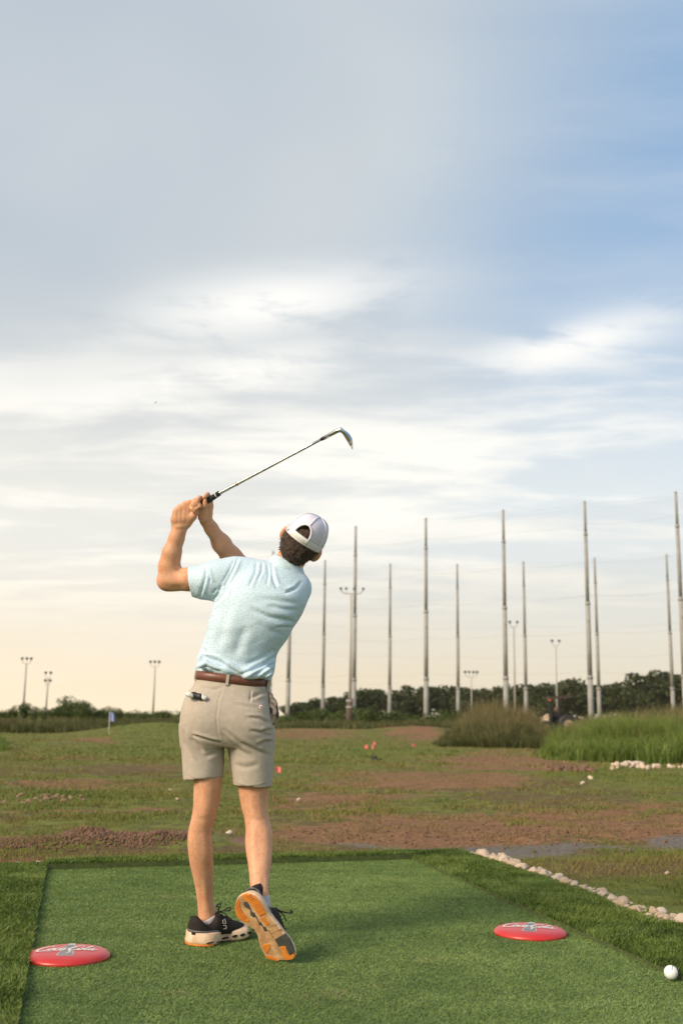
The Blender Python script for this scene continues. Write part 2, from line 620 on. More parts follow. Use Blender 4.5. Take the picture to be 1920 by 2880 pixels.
# ---- tee mat and its turf surround
def slab(name, poly, z0, z1, m):
    n = len(poly)
    V = [(p[0], p[1], z0) for p in poly] + [(p[0], p[1], z1) for p in poly]
    mb = MB()
    mb.add(V, [tuple(range(n, 2 * n)), tuple(range(n - 1, -1, -1))] + [(i, (i + 1) % n, n + (i + 1) % n, n + i) for i in range(n)])
    return mb.build(name, m)


turf_base = mat('turf_backing', (0.095, 0.145, 0.040), 0.9, var=0.3, vscale=40)
turf_base2 = mat('border_backing', (0.070, 0.100, 0.024), 0.9, var=0.4, vscale=40)
tee = tag(slab('tee_mat', MAT_POLY, -0.06, -0.004, turf_base), kind='structure', label='flat short green artificial turf tee', cat='tee')
bords = [tag(slab('turf_border', p_, -0.06, z_, turf_base2), kind='structure', label=l_, cat='turf border')
         for p_, z_, l_ in ((BORD_LEFT, 0.008, 'strip of longer turf along the left side of the tee'),
                            (BORD_BACK, 0.026, 'narrow strip of longer turf behind the tee'),
                            (BORD_RIGHT, 0.011, 'wide strip of longer turf between the tee and the stones'))]


def scatter(poly, dens, margin=0.0):
    q = np.array([(a[0], a[1]) for a in poly])
    lo, hi = q.min(0), q.max(0)
    lo[1] = max(lo[1], 2.35)
    n = int((hi[0] - lo[0]) * (hi[1] - lo[1]) * dens)
    x, y = RNG.uniform(lo[0], hi[0], n), RNG.uniform(lo[1], hi[1], n)
    k = in_poly(x, y, q)
    # keep what a camera within a step of this one could see
    k &= np.abs(x) < 0.36 * y + 0.55
    return np.stack([x[k], y[k], np.zeros(k.sum())], 1)


def patchy(P, s, seed):
    return fbm(P[:, :2] * s, 3, seed)


PM = scatter(MAT_POLY, 62000)
n = len(PM)
t_ = np.clip(0.15 + 0.8 * (patchy(PM, 1.6, 40) - .5) + 0.5 * RNG.random(n) + .6 * (patchy(PM, 14, 41) - .5) + .5 * (patchy(PM * np.array((1.2, 7, 1)), 1.5, 42) - .5), 0, 1)
hgt = RNG.uniform(0.0025, 0.0065, n)
t_ *= .75
wear = np.zeros(n)      # worn, soiled spots and stray debris
for (wx, wy), wr in (((421, 2509), .05), ((478, 2523), .07), ((930, 2795), .09), ((1060, 2770), .05), ((520, 2790), .06), ((1180, 2700), .05), ((760, 2560), .05), ((300, 2560), .04)):
    q = gp(wx, wy)
    wear += .30 * np.exp(-(((PM[:, 0] - q[0]) / wr) ** 2 + ((PM[:, 1] - q[1]) / (wr * .8)) ** 2))
bad = RNG.random(n) < wear + .0025
t_[bad] = RNG.uniform(.85, 1, bad.sum())
ln = RNG.normal(0, 0.0050, (n, 2)) + np.array((0.003, -0.002))
PM[:, 2] = -0.004
V, F, T = blades(PM, hgt, RNG.uniform(0.0020, 0.0036, n), ln, t_)
tm = blade_mat('tee_pile', [(0.112, 0.176, 0.046), (0.172, 0.258, 0.072), (0.226, 0.318, 0.096), (0.29, 0.355, 0.13), (0.31, 0.215, 0.12)], 0.6, 0.12)
tag(link('turf_pile', mesh_np('turf_pile', V, F, False, {'tint': T}), tm, tee), kind='stuff')

bm_ = blade_mat('border_pile', [(0.070, 0.110, 0.020), (0.126, 0.190, 0.038), (0.182, 0.242, 0.056), (0.28, 0.30, 0.10)], 0.55, 0.2)
for o_, poly, z_ in zip(bords, (BORD_LEFT, BORD_BACK, BORD_RIGHT), (0.008, .026, .011)):
    PB = scatter(poly, 38000)
    n = len(PB)
    PB[:, 2] = z_
    t_ = np.clip(0.12 + 0.5 * RNG.random(n) + 0.9 * (patchy(PB, 6, 44) - .5) + .35 * (patchy(PB, 30, 45) - .5), 0, 1)
    hgt = RNG.uniform(0.011, 0.022, n) * (0.75 + .5 * patchy(PB, 9, 47))
    ang = patchy(PB, 5, 48) * 9
    ln = RNG.normal(0, 0.008, (n, 2)) + np.stack([np.cos(ang), np.sin(ang)], 1) * 0.006
    V, F, T = blades(PB, hgt, RNG.uniform(0.0024, 0.0045, n), ln, t_, seg=2)
    tag(link('border_pile', mesh_np('border_pile', V, F, False, {'tint': T}), bm_, o_), kind='stuff')

# ---- real grass on the near field (tufts follow the green cover)
def field_grass(n, y0, y1, hlo, hhi, wid):
    u = RNG.random(n)
    y = y0 * (y1 / y0) ** u
    x = RNG.uniform(-1, 1, n) * (0.52 * y + 0.9)
    P = np.stack([x, y, np.zeros(n)], 1)
    g, d, gr = terrain_masks(np.stack([x, y, np.full(n, FIELD_Z)], 1))
    clump = fbm(P[:, :2] * 2.6, 3, 71)
    pr = np.clip((g - .12) * 1.25 + (clump - .5) * 2.0 - d * .45 - gr * .9, 0.03, 1) * np.where(d > .6, .6, 1)
    k = RNG.random(n) < pr
    for poly in (MAT_POLY, BORD_LEFT, BORD_BACK, BORD_RIGHT):
        k &= ~in_poly(x, y, poly)
    P, g, d, clump = P[k], g[k], d[k], clump[k]
    P[:, 2] = terrain_height(P) - 0.004
    n = len(P)
    h = RNG.uniform(hlo, hhi, n) * np.clip(.35 + 1.5 * (clump - .3), .35, 1.5)
    t = np.clip(0.27 + g * .45 + .55 * (RNG.random(n) - .45) + (fbm(P[:, :2] * 1.2, 3, 73) - .5) * .8 - d * .2, 0, 1)
    ln = RNG.normal(0, 1, (n, 2)) * h[:, None] * .55
    return blades(P, h, RNG.uniform(.6, 1.4, n) * wid, ln, t)


fm = blade_mat('field_grass', [(0.205, 0.130, 0.057), (0.23, 0.175, 0.068), (0.190, 0.184, 0.045), (0.140, 0.178, 0.035), (0.078, 0.116, 0.021)], .7, .2)
parts = [field_grass(200000, 5.3, 9.5, .02, .05, .005), field_grass(180000, 9, 22, .025, .06, .011), field_grass(100000, 20, 60, .03, .08, .03)]
V, F, T, o_ = [], [], [], 0
for v, f, t in parts:
    V.append(v); F.append(f + o_); T.append(t); o_ += len(v)
tag(link('field_grass', mesh_np('field_grass', np.concatenate(V), np.concatenate(F), False, {'tint': np.concatenate(T)}), fm),
    kind='stuff', label='short patchy grass growing across the range field', cat='grass')
# ================================================================== SIGNED-DISTANCE MODELLER
class Field:
    def __init__(self, lo, hi, h):
        self.lo, self.h = np.array(lo, float), h
        self.n = np.ceil((np.array(hi) - self.lo) / h).astype(int) + 1
        self.F = np.full(self.n, 0.5, dtype=np.float32)
        self.ax = [self.lo[i] + h * np.arange(self.n[i]) for i in range(3)]

    def sub(self, lo, hi):
        a = np.clip(np.floor((np.array(lo) - self.lo) / self.h).astype(int), 0, self.n)
        b = np.clip(np.ceil((np.array(hi) - self.lo) / self.h).astype(int) + 1, 0, self.n)
        s = tuple(slice(a[i], b[i]) for i in range(3))
        X = self.ax[0][s[0]][:, None, None]; Y = self.ax[1][s[1]][None, :, None]; Z = self.ax[2][s[2]][None, None, :]
        return s, X, Y, Z

    def smin(self, s, d, k):
        f = self.F[s]
        d = d.astype(np.float32)
        if k <= 0:
            self.F[s] = np.minimum(f, d)
        else:
            hh = np.clip(0.5 + 0.5 * (d - f) / k, 0, 1)
            self.F[s] = d * (1 - hh) + f * hh - k * hh * (1 - hh)

    def cone(self, A, ra, B, rb, k=0.02, n=None, flat=1.0):
        """round cone A->B; optionally flattened along direction n"""
        A, B = np.array(A, float), np.array(B, float)
        m = max(ra, rb) + k + 3 * self.h
        s, X, Y, Z = self.sub(np.minimum(A, B) - m, np.maximum(A, B) + m)
        v = B - A
        L2 = max(v @ v, 1e-12)
        qx, qy, qz = X - A[0], Y - A[1], Z - A[2]
        t = np.clip((qx * v[0] + qy * v[1] + qz * v[2]) / L2, 0, 1)
        rx, ry, rz = qx - t * v[0], qy - t * v[1], qz - t * v[2]
        if n is not None:
            n = np.array(n, float); n /= np.linalg.norm(n)
            e = (rx * n[0] + ry * n[1] + rz * n[2]) * (1 / flat - 1)
            rx, ry, rz = rx + e * n[0], ry + e * n[1], rz + e * n[2]
        d = np.sqrt(rx * rx + ry * ry + rz * rz) - (ra + (rb - ra) * t)
        self.smin(s, d * (flat if n is not None else 1), k)

    def chain(self, pts, k=0.02, n=None, flat=1.0):
        for (a, ra), (b, rb) in zip(pts[:-1], pts[1:]):
            self.cone(a, ra, b, rb, k, n, flat)

    def ellipsoid(self, c, axes, rad, k=0.01, dig=False):
        c = np.array(c, float)
        m = max(rad) + k + 3 * self.h
        s, X, Y, Z = self.sub(c - m, c + m)
        q = [X - c[0], Y - c[1], Z - c[2]]
        e = sum(((q[0] * a[0] + q[1] * a[1] + q[2] * a[2]) / r) ** 2 for a, r in zip(axes, rad))
        d = (np.sqrt(e) - 1) * min(rad)
        if dig:
            self.F[s] = np.maximum(self.F[s], -d)
        else:
            self.smin(s, d, k)

    def stack(self, rows, k=0.02, e=2.3, grow=0.0):
        """rows: (z, xc, yc, a, b); superellipse cross-sections along z"""
        r = np.array(sorted(rows))
        zz = np.linspace(r[0, 0], r[-1, 0], 200)
        def cr(col):
            z, v = r[:, 0], r[:, col]
            m = np.gradient(v, z)
            i = np.clip(np.searchsorted(z, zz) - 1, 0, len(z) - 2)
            hh = z[i + 1] - z[i]
            t = (zz - z[i]) / hh
            return ((2 * t**3 - 3 * t**2 + 1) * v[i] + (t**3 - 2 * t**2 + t) * hh * m[i] + (-2 * t**3 + 3 * t**2) * v[i + 1] + (t**3 - t**2) * hh * m[i + 1])
        C = [cr(i) for i in range(1, 5)]
        mx = r[:, 3].max() + k + .03 + grow; my = r[:, 4].max() + k + .03 + grow
        s, X, Y, Z = self.sub((r[:, 1].min() - mx, r[:, 2].min() - my, r[0, 0] - .03), (r[:, 1].max() + mx, r[:, 2].max() + my, r[-1, 0] + .03))
        zf = Z.ravel()
        xc, yc, a, b = [np.interp(zf, zz, c)[None, None, :] for c in C]
        a, b = a + grow, b + grow
        d = ((np.abs((X - xc) / a) ** e + np.abs((Y - yc) / b) ** e) ** (1 / e) - 1) * np.minimum(a, b)
        d = np.maximum(d, np.maximum(Z - r[-1, 0], r[0, 0] - Z))
        self.smin(s, d, k)

    def plane(self, p, n):
        n = np.array(n, float); n /= np.linalg.norm(n)
        return ((self.ax[0] - p[0]) * n[0])[:, None, None] + ((self.ax[1] - p[1]) * n[1])[None, :, None] + ((self.ax[2] - p[2]) * n[2])[None, None, :]

    def cut(self, p, n, lo=None, hi=None):
        """remove everything on the +n side, optionally only inside a box"""
        d = self.plane(p, n).astype(np.float32)
        if lo is None:
            self.F = np.maximum(self.F, d)
        else:
            s, *_ = self.sub(lo, hi)
            self.F[s] = np.maximum(self.F[s], d[s])

    def shell(self, t):
        self.F = np.maximum(self.F, -(self.F + t))

    def surface(self, relax=2):
        F, h = self.F, self.h
        F[0], F[-1], F[:, 0], F[:, -1], F[:, :, 0], F[:, :, -1] = (1,) * 6
        S = F < 0
        c = np.zeros(np.array(S.shape) - 1, dtype=np.int8)
        for i in (0, 1):
            for j in (0, 1):
                for k in (0, 1):
                    c += S[i:S.shape[0] - 1 + i, j:S.shape[1] - 1 + j, k:S.shape[2] - 1 + k]
        act = (c > 0) & (c < 8)
        I = np.argwhere(act)
        idx = np.full(act.shape, -1, dtype=np.int32)
        idx[act] = np.arange(len(I))
        acc = np.zeros((len(I), 3)); cnt = np.zeros(len(I))
        for ax in range(3):
            o1, o2 = [a for a in range(3) if a != ax]
            for u in (0, 1):
                for v in (0, 1):
                    off = np.zeros(3, int); off[o1], off[o2] = u, v
                    a = I + off
                    b = a.copy(); b[:, ax] += 1
                    fa, fb = F[a[:, 0], a[:, 1], a[:, 2]], F[b[:, 0], b[:, 1], b[:, 2]]
                    m = (fa < 0) != (fb < 0)
                    t = fa[m] / (fa[m] - fb[m])
                    q = a[m].astype(float); q[:, ax] += t
                    acc[m] += q; cnt[m] += 1
        V = self.lo + h * acc / cnt[:, None]
        faces = []
        for ax in range(3):
            o1, o2 = [(1, 2), (2, 0), (0, 1)][ax]
            a = [slice(None)] * 3; b = [slice(None)] * 3
            a[ax], b[ax] = slice(0, -1), slice(1, None)
            A, B = S[tuple(a)], S[tuple(b)]
            E = np.argwhere(A != B)
            sgn = A[E[:, 0], E[:, 1], E[:, 2]]
            def cell(d1, d2):
                q = E.copy(); q[:, o1] += d1; q[:, o2] += d2
                return idx[q[:, 0], q[:, 1], q[:, 2]]
            q = np.stack([cell(-1, -1), cell(0, -1), cell(0, 0), cell(-1, 0)], 1)
            q[~sgn] = q[~sgn][:, ::-1]
            faces.append(q)
        Fc = np.concatenate(faces)
        for _ in range(relax):
            s = np.zeros_like(V); w = np.zeros(len(V))
            for i in range(4):
                a, b = Fc[:, i], Fc[:, (i + 1) % 4]
                for d in range(3):
                    s[:, d] += np.bincount(a, V[b, d], len(V)) + np.bincount(b, V[a, d], len(V))
                w += np.bincount(a, minlength=len(V)) + np.bincount(b, minlength=len(V))
            V = V * .45 + .55 * s / w[:, None]
        return V, Fc


def vnormals(V, F):
    n = np.cross(V[F[:, 2]] - V[F[:, 0]], V[F[:, 3]] - V[F[:, 1]])
    N_ = np.zeros_like(V)
    for i in range(4):
        for d in range(3):
            N_[:, d] += np.bincount(F[:, i], n[:, d], len(V))
    return N_ / (np.linalg.norm(N_, axis=1)[:, None] + 1e-12)


def crease(V, F, lines):
    """press cloth folds into the side facing the viewer: (points px, width px, depth m, ridge)"""
    Nn = vnormals(V, F)
    px, py = proj(V)
    face = np.clip(-Nn[:, 1] * 2.2 + .25, 0, 1)
    d = np.zeros(len(V))
    for pts, w, amp in lines:
        q = np.full(px.shape, 1e9); u = np.zeros(px.shape); sd = np.zeros(px.shape)
        Ls = [math.hypot(b[0] - a[0], b[1] - a[1]) for a, b in zip(pts[:-1], pts[1:])]
        tot, run = sum(Ls), 0.0
        for (ax, ay), (bx, by), L in zip(pts[:-1], pts[1:], Ls):
            t = np.clip(((px - ax) * (bx - ax) + (py - ay) * (by - ay)) / (L * L), 0, 1)
            dd = np.hypot(px - ax - t * (bx - ax), py - ay - t * (by - ay))
            m = dd < q
            q = np.where(m, dd, q); u = np.where(m, (run + t * L) / tot, u)
            sd = np.where(m, ((px - ax) * (by - ay) - (py - ay) * (bx - ax)) / L, sd)
            run += L
        tap = np.clip(np.minimum(u, 1 - u) / .22, 0, 1) ** .7
        # the fold fades at both ends and has a soft raised lip on one side
        lip = np.exp(-((sd - 2.0 * w) / (1.2 * w)) ** 2) * np.exp(-(np.maximum(q - np.abs(sd), 0) / (2 * w)) ** 2)
        d += (-amp * np.exp(-(q / w) ** 2) + .55 * amp * lip) * tap
    return V + Nn * (d * face)[:, None]


# ================================================================== BACKGROUND
bark = mat('bark', (0.10, 0.078, 0.058), .9, var=.4, vscale=3)
leaf_dark = blade_mat('leaf_dark', [(0.020, 0.030, 0.010), (0.040, 0.056, 0.018), (0.070, 0.088, 0.028), (0.11, 0.115, 0.045)], .6, .2)
leaf_mid = blade_mat('leaf_mid', [(0.028, 0.044, 0.012), (0.055, 0.080, 0.020), (0.095, 0.125, 0.032), (0.15, 0.16, 0.055)], .6, .25)


def leaf_cloud(lobes, n, size):
    """leaf quads over the volume of irregular lobes: (cx,cy,cz,rx,ry,rz)"""
    L = np.array(lobes)
    w = L[:, 3] * L[:, 4] + L[:, 3] * L[:, 5]
    k = RNG.choice(len(L), n, p=w / w.sum())
    d = RNG.normal(0, 1, (n, 3)); d /= np.linalg.norm(d, axis=1)[:, None]
    r = RNG.random(n) ** (1 / 4.0)
    lump = 0.72 + .55 * fbm(d * 2.1 + k[:, None] * 3.7, 3, 51)
    P = L[k, :3] + d * L[k, 3:6] * (r * lump)[:, None]
    a = RNG.normal(0, 1, (n, 3)); a /= np.linalg.norm(a, axis=1)[:, None]
    b = np.cross(a, RNG.normal(0, 1, (n, 3))); b /= np.linalg.norm(b, axis=1)[:, None]
    s = size * RNG.uniform(.5, 1.3, n)[:, None]
    V = np.stack([P - a * s, P + b * s * .6, P + a * s, P - b * s * .6], 1).reshape(-1, 3)
    F = np.arange(n * 4).reshape(-1, 4)
    t = np.clip(.25 + .55 * (fbm(P * .9, 3, 52) - .5) + .4 * RNG.random(n), 0, 1)
    return V, F, np.repeat(t, 4)


def tree_mesh(kind, seed, low=.05):
    """unit-height tree: crown lobes plus trunk and limbs"""
    rs = np.random.default_rng(seed)
    lobes, limbs = [], []
    if kind == 'tall':
        n = 11
        for i in range(n):
            z = .34 + .52 * rs.random()
            sp = .26 * (1 - abs(z - .55) * .9)
            a = rs.random() * 6.28
            q = (math.cos(a) * sp * rs.random(), math.sin(a) * sp * rs.random(), z)
            r = .10 + .10 * rs.random()
            lobes.append(q + (r * 1.15, r * 1.15, r))
            limbs.append(q)
        lobes.append((0, 0, .82, .14, .14, .13))
    else:
        for i in range(9):
            a = rs.random() * 6.28
            d = .38 * rs.random()
            z = .25 + .45 * rs.random()
            r = .16 + .12 * rs.random()
            q = (math.cos(a) * d, math.sin(a) * d, z)
            lobes.append(q + (r * 1.3, r * 1.3, r))
            limbs.append(q)
        lobes.append((0, 0, .2, .34, .34, .2))
    V, F, T = leaf_cloud(lobes, 1900, .034)
    zt, zb = np.percentile(V[:, 2], 99.7), np.percentile(V[:, 2], .5)
    wx = np.percentile(np.abs(V[:, :2]), 98.5)
    V[:, 2] = (V[:, 2] - zb) / (zt - zb) * (1 - low) + low
    V[:, :2] *= .5 / wx
    limbs = [(q[0] * .5 / wx, q[1] * .5 / wx, (q[2] - zb) / (zt - zb) * (1 - low) + low) for q in limbs]
    crown = mesh_np('crown', V, F, False, {'tint': T})
    mb = MB()
    mb.tube([(0, 0, -.02), (.01, 0, .2), (-.01, .01, .45), (0, 0, .7)], [.026, .021, .015, .006], 8)
    for q in limbs:
        z0 = max(.12, q[2] - .18)
        mb.tube([(0, 0, z0), (q[0] * .5, q[1] * .5, (z0 + q[2]) / 2 + .02), q], [.010, .007, .003], 5)
    return crown, mb.mesh('trunk', True)


def place_tree(proto, px, top, D, wid, leafm, label, group, base=None):
    q = wp(px, top, D)
    z0 = -0.2
    H = q[2] - z0
    root = tag(empty('tree', (q[0], D, z0)), label, 'tree', group)
    root.rotation_euler.z = random.uniform(0, 6.28)
    root.scale = (wid / H * H * 1.0, wid / H * H * 1.0, H)
    sx = wid
    root.scale = (sx, sx, H)
    for nm, me, m in (('crown', proto[0], leafm), ('trunk', proto[1], bark)):
        o = bpy.data.objects.new(nm, me)
        COL.objects.link(o)
        if not me.materials:
            me.materials.append(m)
        o.parent = root
    return root


TALL = [tree_mesh('tall', 100 + i, (.06, .16, .10, .05, .2)[i]) for i in range(5)]
BUSH = [tree_mesh('bush', 200 + i) for i in range(4)]
# tree line beyond the nets, left to right (px, crown top y, width in px)
TREES = [(826, 1984, 60), (858, 1978, 66), (893, 1966, 70), (930, 1962, 72), (968, 1962, 70), (1016, 1940, 74), (1063, 1941, 66), (1110, 1944, 74), (1152, 1932, 84), (1196, 1932, 84), (1240, 1932, 80), (1284, 1934, 78), (1325, 1942, 80),
         (1368, 1940, 74), (1408, 1934, 80), (1450, 1932, 80), (1492, 1928, 84), (1535, 1924, 88), (1578, 1918, 88), (1620, 1912, 96), (1665, 1930, 88), (1706, 1928, 86), (1748, 1922, 92), (1794, 1898, 108), (1842, 1890, 116), (1892, 1900, 110), (1945, 1905, 110), (2010, 1910, 120)]
TW = ['dark evergreen tree at the left end of the far tree line', 'tree in the far tree line, just right of the golfer']
def ord_(n):
    return {1: 'first', 2: 'second', 3: 'third'}.get(n, '%dth' % n)
for i, (x, y, w) in enumerate(TREES):
    D = 240 + random.uniform(-14, 14)
    wm = w / FPX * D * 1.30
    lab = '%s tree from the left in the dark tree line beyond the net poles' % ord_(i + 1)
    place_tree(TALL[i % 5], x, y - 2, D, wm, leaf_dark, lab, 'trees of the far tree line')
LT = [(10, 2001, 30), (38, 1987, 34), (78, 1978, 38), (100, 1988, 26), (130, 1992, 30), (188, 1961, 66), (222, 1972, 40), (243, 1974, 36), (296, 1990, 44), (338, 1994, 42), (440, 2002, 44), (512, 2002, 46), (372, 2000, 50), (405, 2003, 44), (474, 2000, 44), (160, 1990, 50), (268, 1992, 40), (545, 2004, 50)]
LTL = ['low bush at the left edge of the picture', 'small bush at the foot of the leftmost floodlight pole', 'rounded bush just right of the leftmost floodlight pole', 'small bush between two rounded bushes on the left', 'low bush below the double-headed floodlight pole',
       'tallest bushy green tree on the left skyline', 'bushy tree on the right shoulder of the tallest left tree', 'small tree right of the tallest left tree', 'open bush behind the golf flag', 'open bush just right of the golf flag', 'low scrub at the foot of the floodlight nearest the golfer', 'low scrub beside the golfer\'s left hip', 'low scrub left of the floodlight nearest the golfer', 'small scrub just left of that floodlight pole', 'scrub between the floodlight and the golfer', 'low bush left of the tallest left tree', 'low bush between the tallest left tree and the flag', 'scrub partly hidden by the golfer\'s shorts']
for i, ((x, y, w), l) in enumerate(zip(LT, LTL)):
    D = 100 + random.uniform(-6, 6)
    place_tree(BUSH[i % 4], x, y - 2, D, w / FPX * D * 1.35, leaf_mid, l, 'bushes on the left skyline')
SH = [(800, 2012, 60, 74), (850, 2002, 66, 80), (905, 1995, 80, 84), (1000, 1990, 90, 76), (1045, 1996, 90, 72), (1100, 2004, 80, 82), (1160, 2012, 70, 84), (1225, 2006, 90, 78), (1290, 2000, 90, 74), (960, 2010, 70, 70)]
SHL = ['green shrub beside the golfer\'s right pocket', 'shrub left of the second net pole from the golfer', 'shrub at the foot of the first short net pole', 'dense shrub right of the wooden lamp pole', 'tall shrub under the gap in the tree line', 'pale shrub left of the centre net pole', 'low shrub behind the white marker post', 'low shrub right of the centre net pole', 'shrub left of the dry grass clump', 'low shrub at the foot of the wooden lamp pole']
for i, ((x, y, w, D), l) in enumerate(zip(SH, SHL)):
    place_tree(BUSH[(i + 1) % 4], x, y - 3, D, w / FPX * D * 1.3, leaf_mid, l, 'shrubs below the net poles')['category'] = 'shrub'

# ---- tall grass
def tall_grass(name, top, D0, D1, n, w, cols, label, lean=.30, clump=.9, lo=.45):
    """top: (px, skyline y) table of the stand; blades in clumps rooted on the field between D0 and D1"""
    x0, x1 = top[0][0], top[-1][0]
    D = RNG.uniform(D0, D1, n)
    px = RNG.uniform(x0, x1, n)
    # gather blades into tussocks
    cell = np.floor(np.stack([px / FPX * D / clump, D / clump], 1))
    cx = _hash(cell[:, 0].astype(np.int64), cell[:, 1].astype(np.int64), 3, 1) - .5
    cy = _hash(cell[:, 0].astype(np.int64), cell[:, 1].astype(np.int64), 5, 2) - .5
    ch = _hash(cell[:, 0].astype(np.int64), cell[:, 1].astype(np.int64), 7, 4)
    x = (px - PW / 2) / FPX * D
    gx, gy = (cell[:, 0] + .5 + cx * .7) * clump - PW / 2 / FPX * D, (cell[:, 1] + .5 + cy * .7) * clump
    pull = RNG.uniform(0, .62, n)
    x2, y2 = x + (gx - x) * pull, D + (gy - D) * pull
    P = np.stack([x2, y2, np.zeros(n)], 1)
    P[:, 2] = terrain_height(P) - .02
    ty = np.interp(px, [t[0] for t in top], [t[1] for t in top])
    dz = np.array([ray(a, b)[2] / ray(a, b)[1] for a, b in ((960, 1900), (960, 2060))])
    slope = dz[0] + (dz[1] - dz[0]) * (ty + 0.0135 * (960 - px) - 1900) / 160
    Hm = np.maximum(.12, CAM_H + slope * D - P[:, 2])
    H = Hm * RNG.uniform(lo, 1.0, n) * (.55 + .58 * ch) * np.clip(.62 + .8 * (D - D0) / (D1 - D0), .62, 1.05)
    dr = np.stack([x2 - gx, y2 - gy], 1) / clump
    ln = RNG.normal(0, 1, (n, 2)) * H[:, None] * lean + dr * H[:, None] * .55
    t = np.clip(RNG.random(n) * .5 + .3 * ch + .35 * fbm(P[:, :2] * .5, 3, 61) - .05, 0, 1)
    V, F, T = blades(P, H, RNG.uniform(.5, 1.4, n) * w, ln, t, seg=2)
    return tag(link(name, mesh_np(name, V, F, False, {'tint': T}), blade_mat(name + '_blades', cols, .6, .3)), label, 'tall grass', kind='stuff')


GREEN_T = [(0.055, 0.090, 0.016), (0.100, 0.155, 0.028), (0.15, 0.21, 0.042), (0.20, 0.25, 0.06), (0.27, 0.25, 0.09)]
DRY_T = [(0.060, 0.070, 0.022), (0.105, 0.115, 0.036), (0.155, 0.140, 0.055), (0.23, 0.175, 0.085), (0.33, 0.25, 0.13)]
MIX_T = [(0.026, 0.038, 0.012), (0.05, 0.066, 0.02), (0.088, 0.10, 0.034), (0.14, 0.135, 0.05), (0.20, 0.15, 0.08)]
tall_grass('tall_green_grass', [(1530, 2105), (1550, 2062), (1590, 2040), (1640, 2030), (1700, 2010), (1780, 1996), (1860, 1988), (1920, 1978), (2300, 1972)], 24.0, 31, 46000, .017, GREEN_T, 'thick clump of tall bright green grass at the right edge', .34, 1.1, .35)
tall_grass('tall_dry_grass', [(1262, 2064), (1285, 2040), (1300, 2008), (1312, 1996), (1330, 1970), (1346, 1976), (1362, 1958), (1380, 1968), (1396, 1960), (1414, 1978), (1432, 1970), (1450, 1982), (1470, 1976), (1490, 1990), (1506, 1990), (1520, 2015), (1545, 2050)], 33, 40, 34000, .013, DRY_T, 'clump of tall dry brown grass left of the tractor', .2, .6, .2)
tall_grass('mixed_weeds', [(1235, 2070), (1262, 2044), (1290, 2036), (1322, 2014), (1350, 2024), (1400, 2006), (1440, 2020), (1476, 2012), (1520, 2036), (1560, 2030), (1610, 2044)], 31, 36, 15000, .014, MIX_T, 'mixed green weeds at the foot of the dry grass clump', .3, .7, .2)
tall_grass('dry_stalks', [(1560, 2040), (1620, 2016), (1680, 2004), (1740, 1996), (1800, 1984), (1860, 1976), (1920, 1962), (2200, 1960)], 26, 33, 2200, .010, DRY_T[2:], 'thin dry stalks standing among the tall green grass', .2, .5, .5)
tall_grass('tall_weeds', [(-1300, 2012), (0, 2012), (140, 2016), (300, 2018), (360, 2010), (420, 2020), (480, 2014), (545, 2014)], 43, 51, 84000, .028, MIX_T, 'dense dark band of tall weeds behind the putting green', .25, .8)
tall_grass('low_weeds', [(770, 2030), (850, 2022), (930, 2018), (1000, 2026), (1080, 2024), (1200, 2022), (1330, 2010)], 50, 62, 22000, .03, MIX_T, 'low weeds along the foot of the net poles', .3, .9)
tall_grass('right_weeds', [(1600, 2030), (1640, 2008), (1720, 1998), (1800, 1990), (1860, 1975), (1920, 1968), (2400, 1965)], 38, 60, 26000, .03, DRY_T, 'tall yellowing weeds behind the green grass on the right', .3, 1.0)
tall_grass('edge_tuft', [(-150, 2030), (-10, 2032), (34, 2075)], 26, 31, 3500, .02, GREEN_T, 'tuft of tall grass at the left edge of the field', .35, .8)

# ---- net poles, cables and netting
galv = mat('galvanised_steel', (0.33, 0.325, 0.305), .75, metal=0.0, var=.25, vscale=.8)
PH_ = 24.0
def pole_xy(px, topy, H=PH_):
    d = ray(px, topy)
    q = CAMP + d * ((H - CAM_H) / d[2])
    return q[0], q[1]
FR = [(1899, 1379), (1643, 1406), (1414, 1431), (1197, 1454), (1000, 1477), (820, 1497), (647, 1515)]
BK = [(1873, 1557), (1671, 1567), (1471, 1577), (1285, 1584), (1097, 1583), (914, 1573), (768, 1548)]
FRX = [pole_xy(2190, 1352)] + [pole_xy(*q) for q in FR]
BKX = [pole_xy(2080, 1546)] + [pole_xy(*q) for q in BK]
def steel_pole(H, r):
    root = empty('net_pole', (0, 0, 0))
    z = [-.3, .22 * H, .54 * H, .85 * H, H]
    rr = [r, r * .84, r * .66, r * .5]
    for k in range(4):
        mb = MB()
        mb.tube([(0, 0, z[k]), (0, 0, z[k + 1] + (.25 if k < 3 else 0))], [rr[k], rr[k] * .93], 14)
        mb.build('pole_section', galv, root, True)
    for k in range(1, 4):
        mb = MB(); mb.tube([(0, 0, z[k] - .1), (0, 0, z[k] + .25)], rr[k - 1] * 1.06, 14); mb.build('collar', galv, root, True)
    mb = MB(); mb.tube([(0, 0, H), (0, 0, H + .12)], [rr[3] * 1.1, .04], 10); mb.build('pole_cap', galv, root, True)
    for k in (.47, .62, .74):
        mb = MB(); mb.box((0, -rr[1] - .06, k * H), (.14, .14, .2)); mb.build('cable_clamp', galv, root)
    return root
proto_pole = steel_pole(PH_, .30)
FL_ = ['tall net pole beyond the right edge of the picture', 'tall net pole at the right edge of the picture', 'tall net pole second from the right edge, nearest a shorter one', 'tall net pole third from the right edge', 'tall net pole in the middle, fourth from the right edge', 'tall net pole behind the four-headed floodlight', 'tall net pole behind the golfer\'s head and right hip', 'tall net pole hidden behind the golfer\'s forearm']
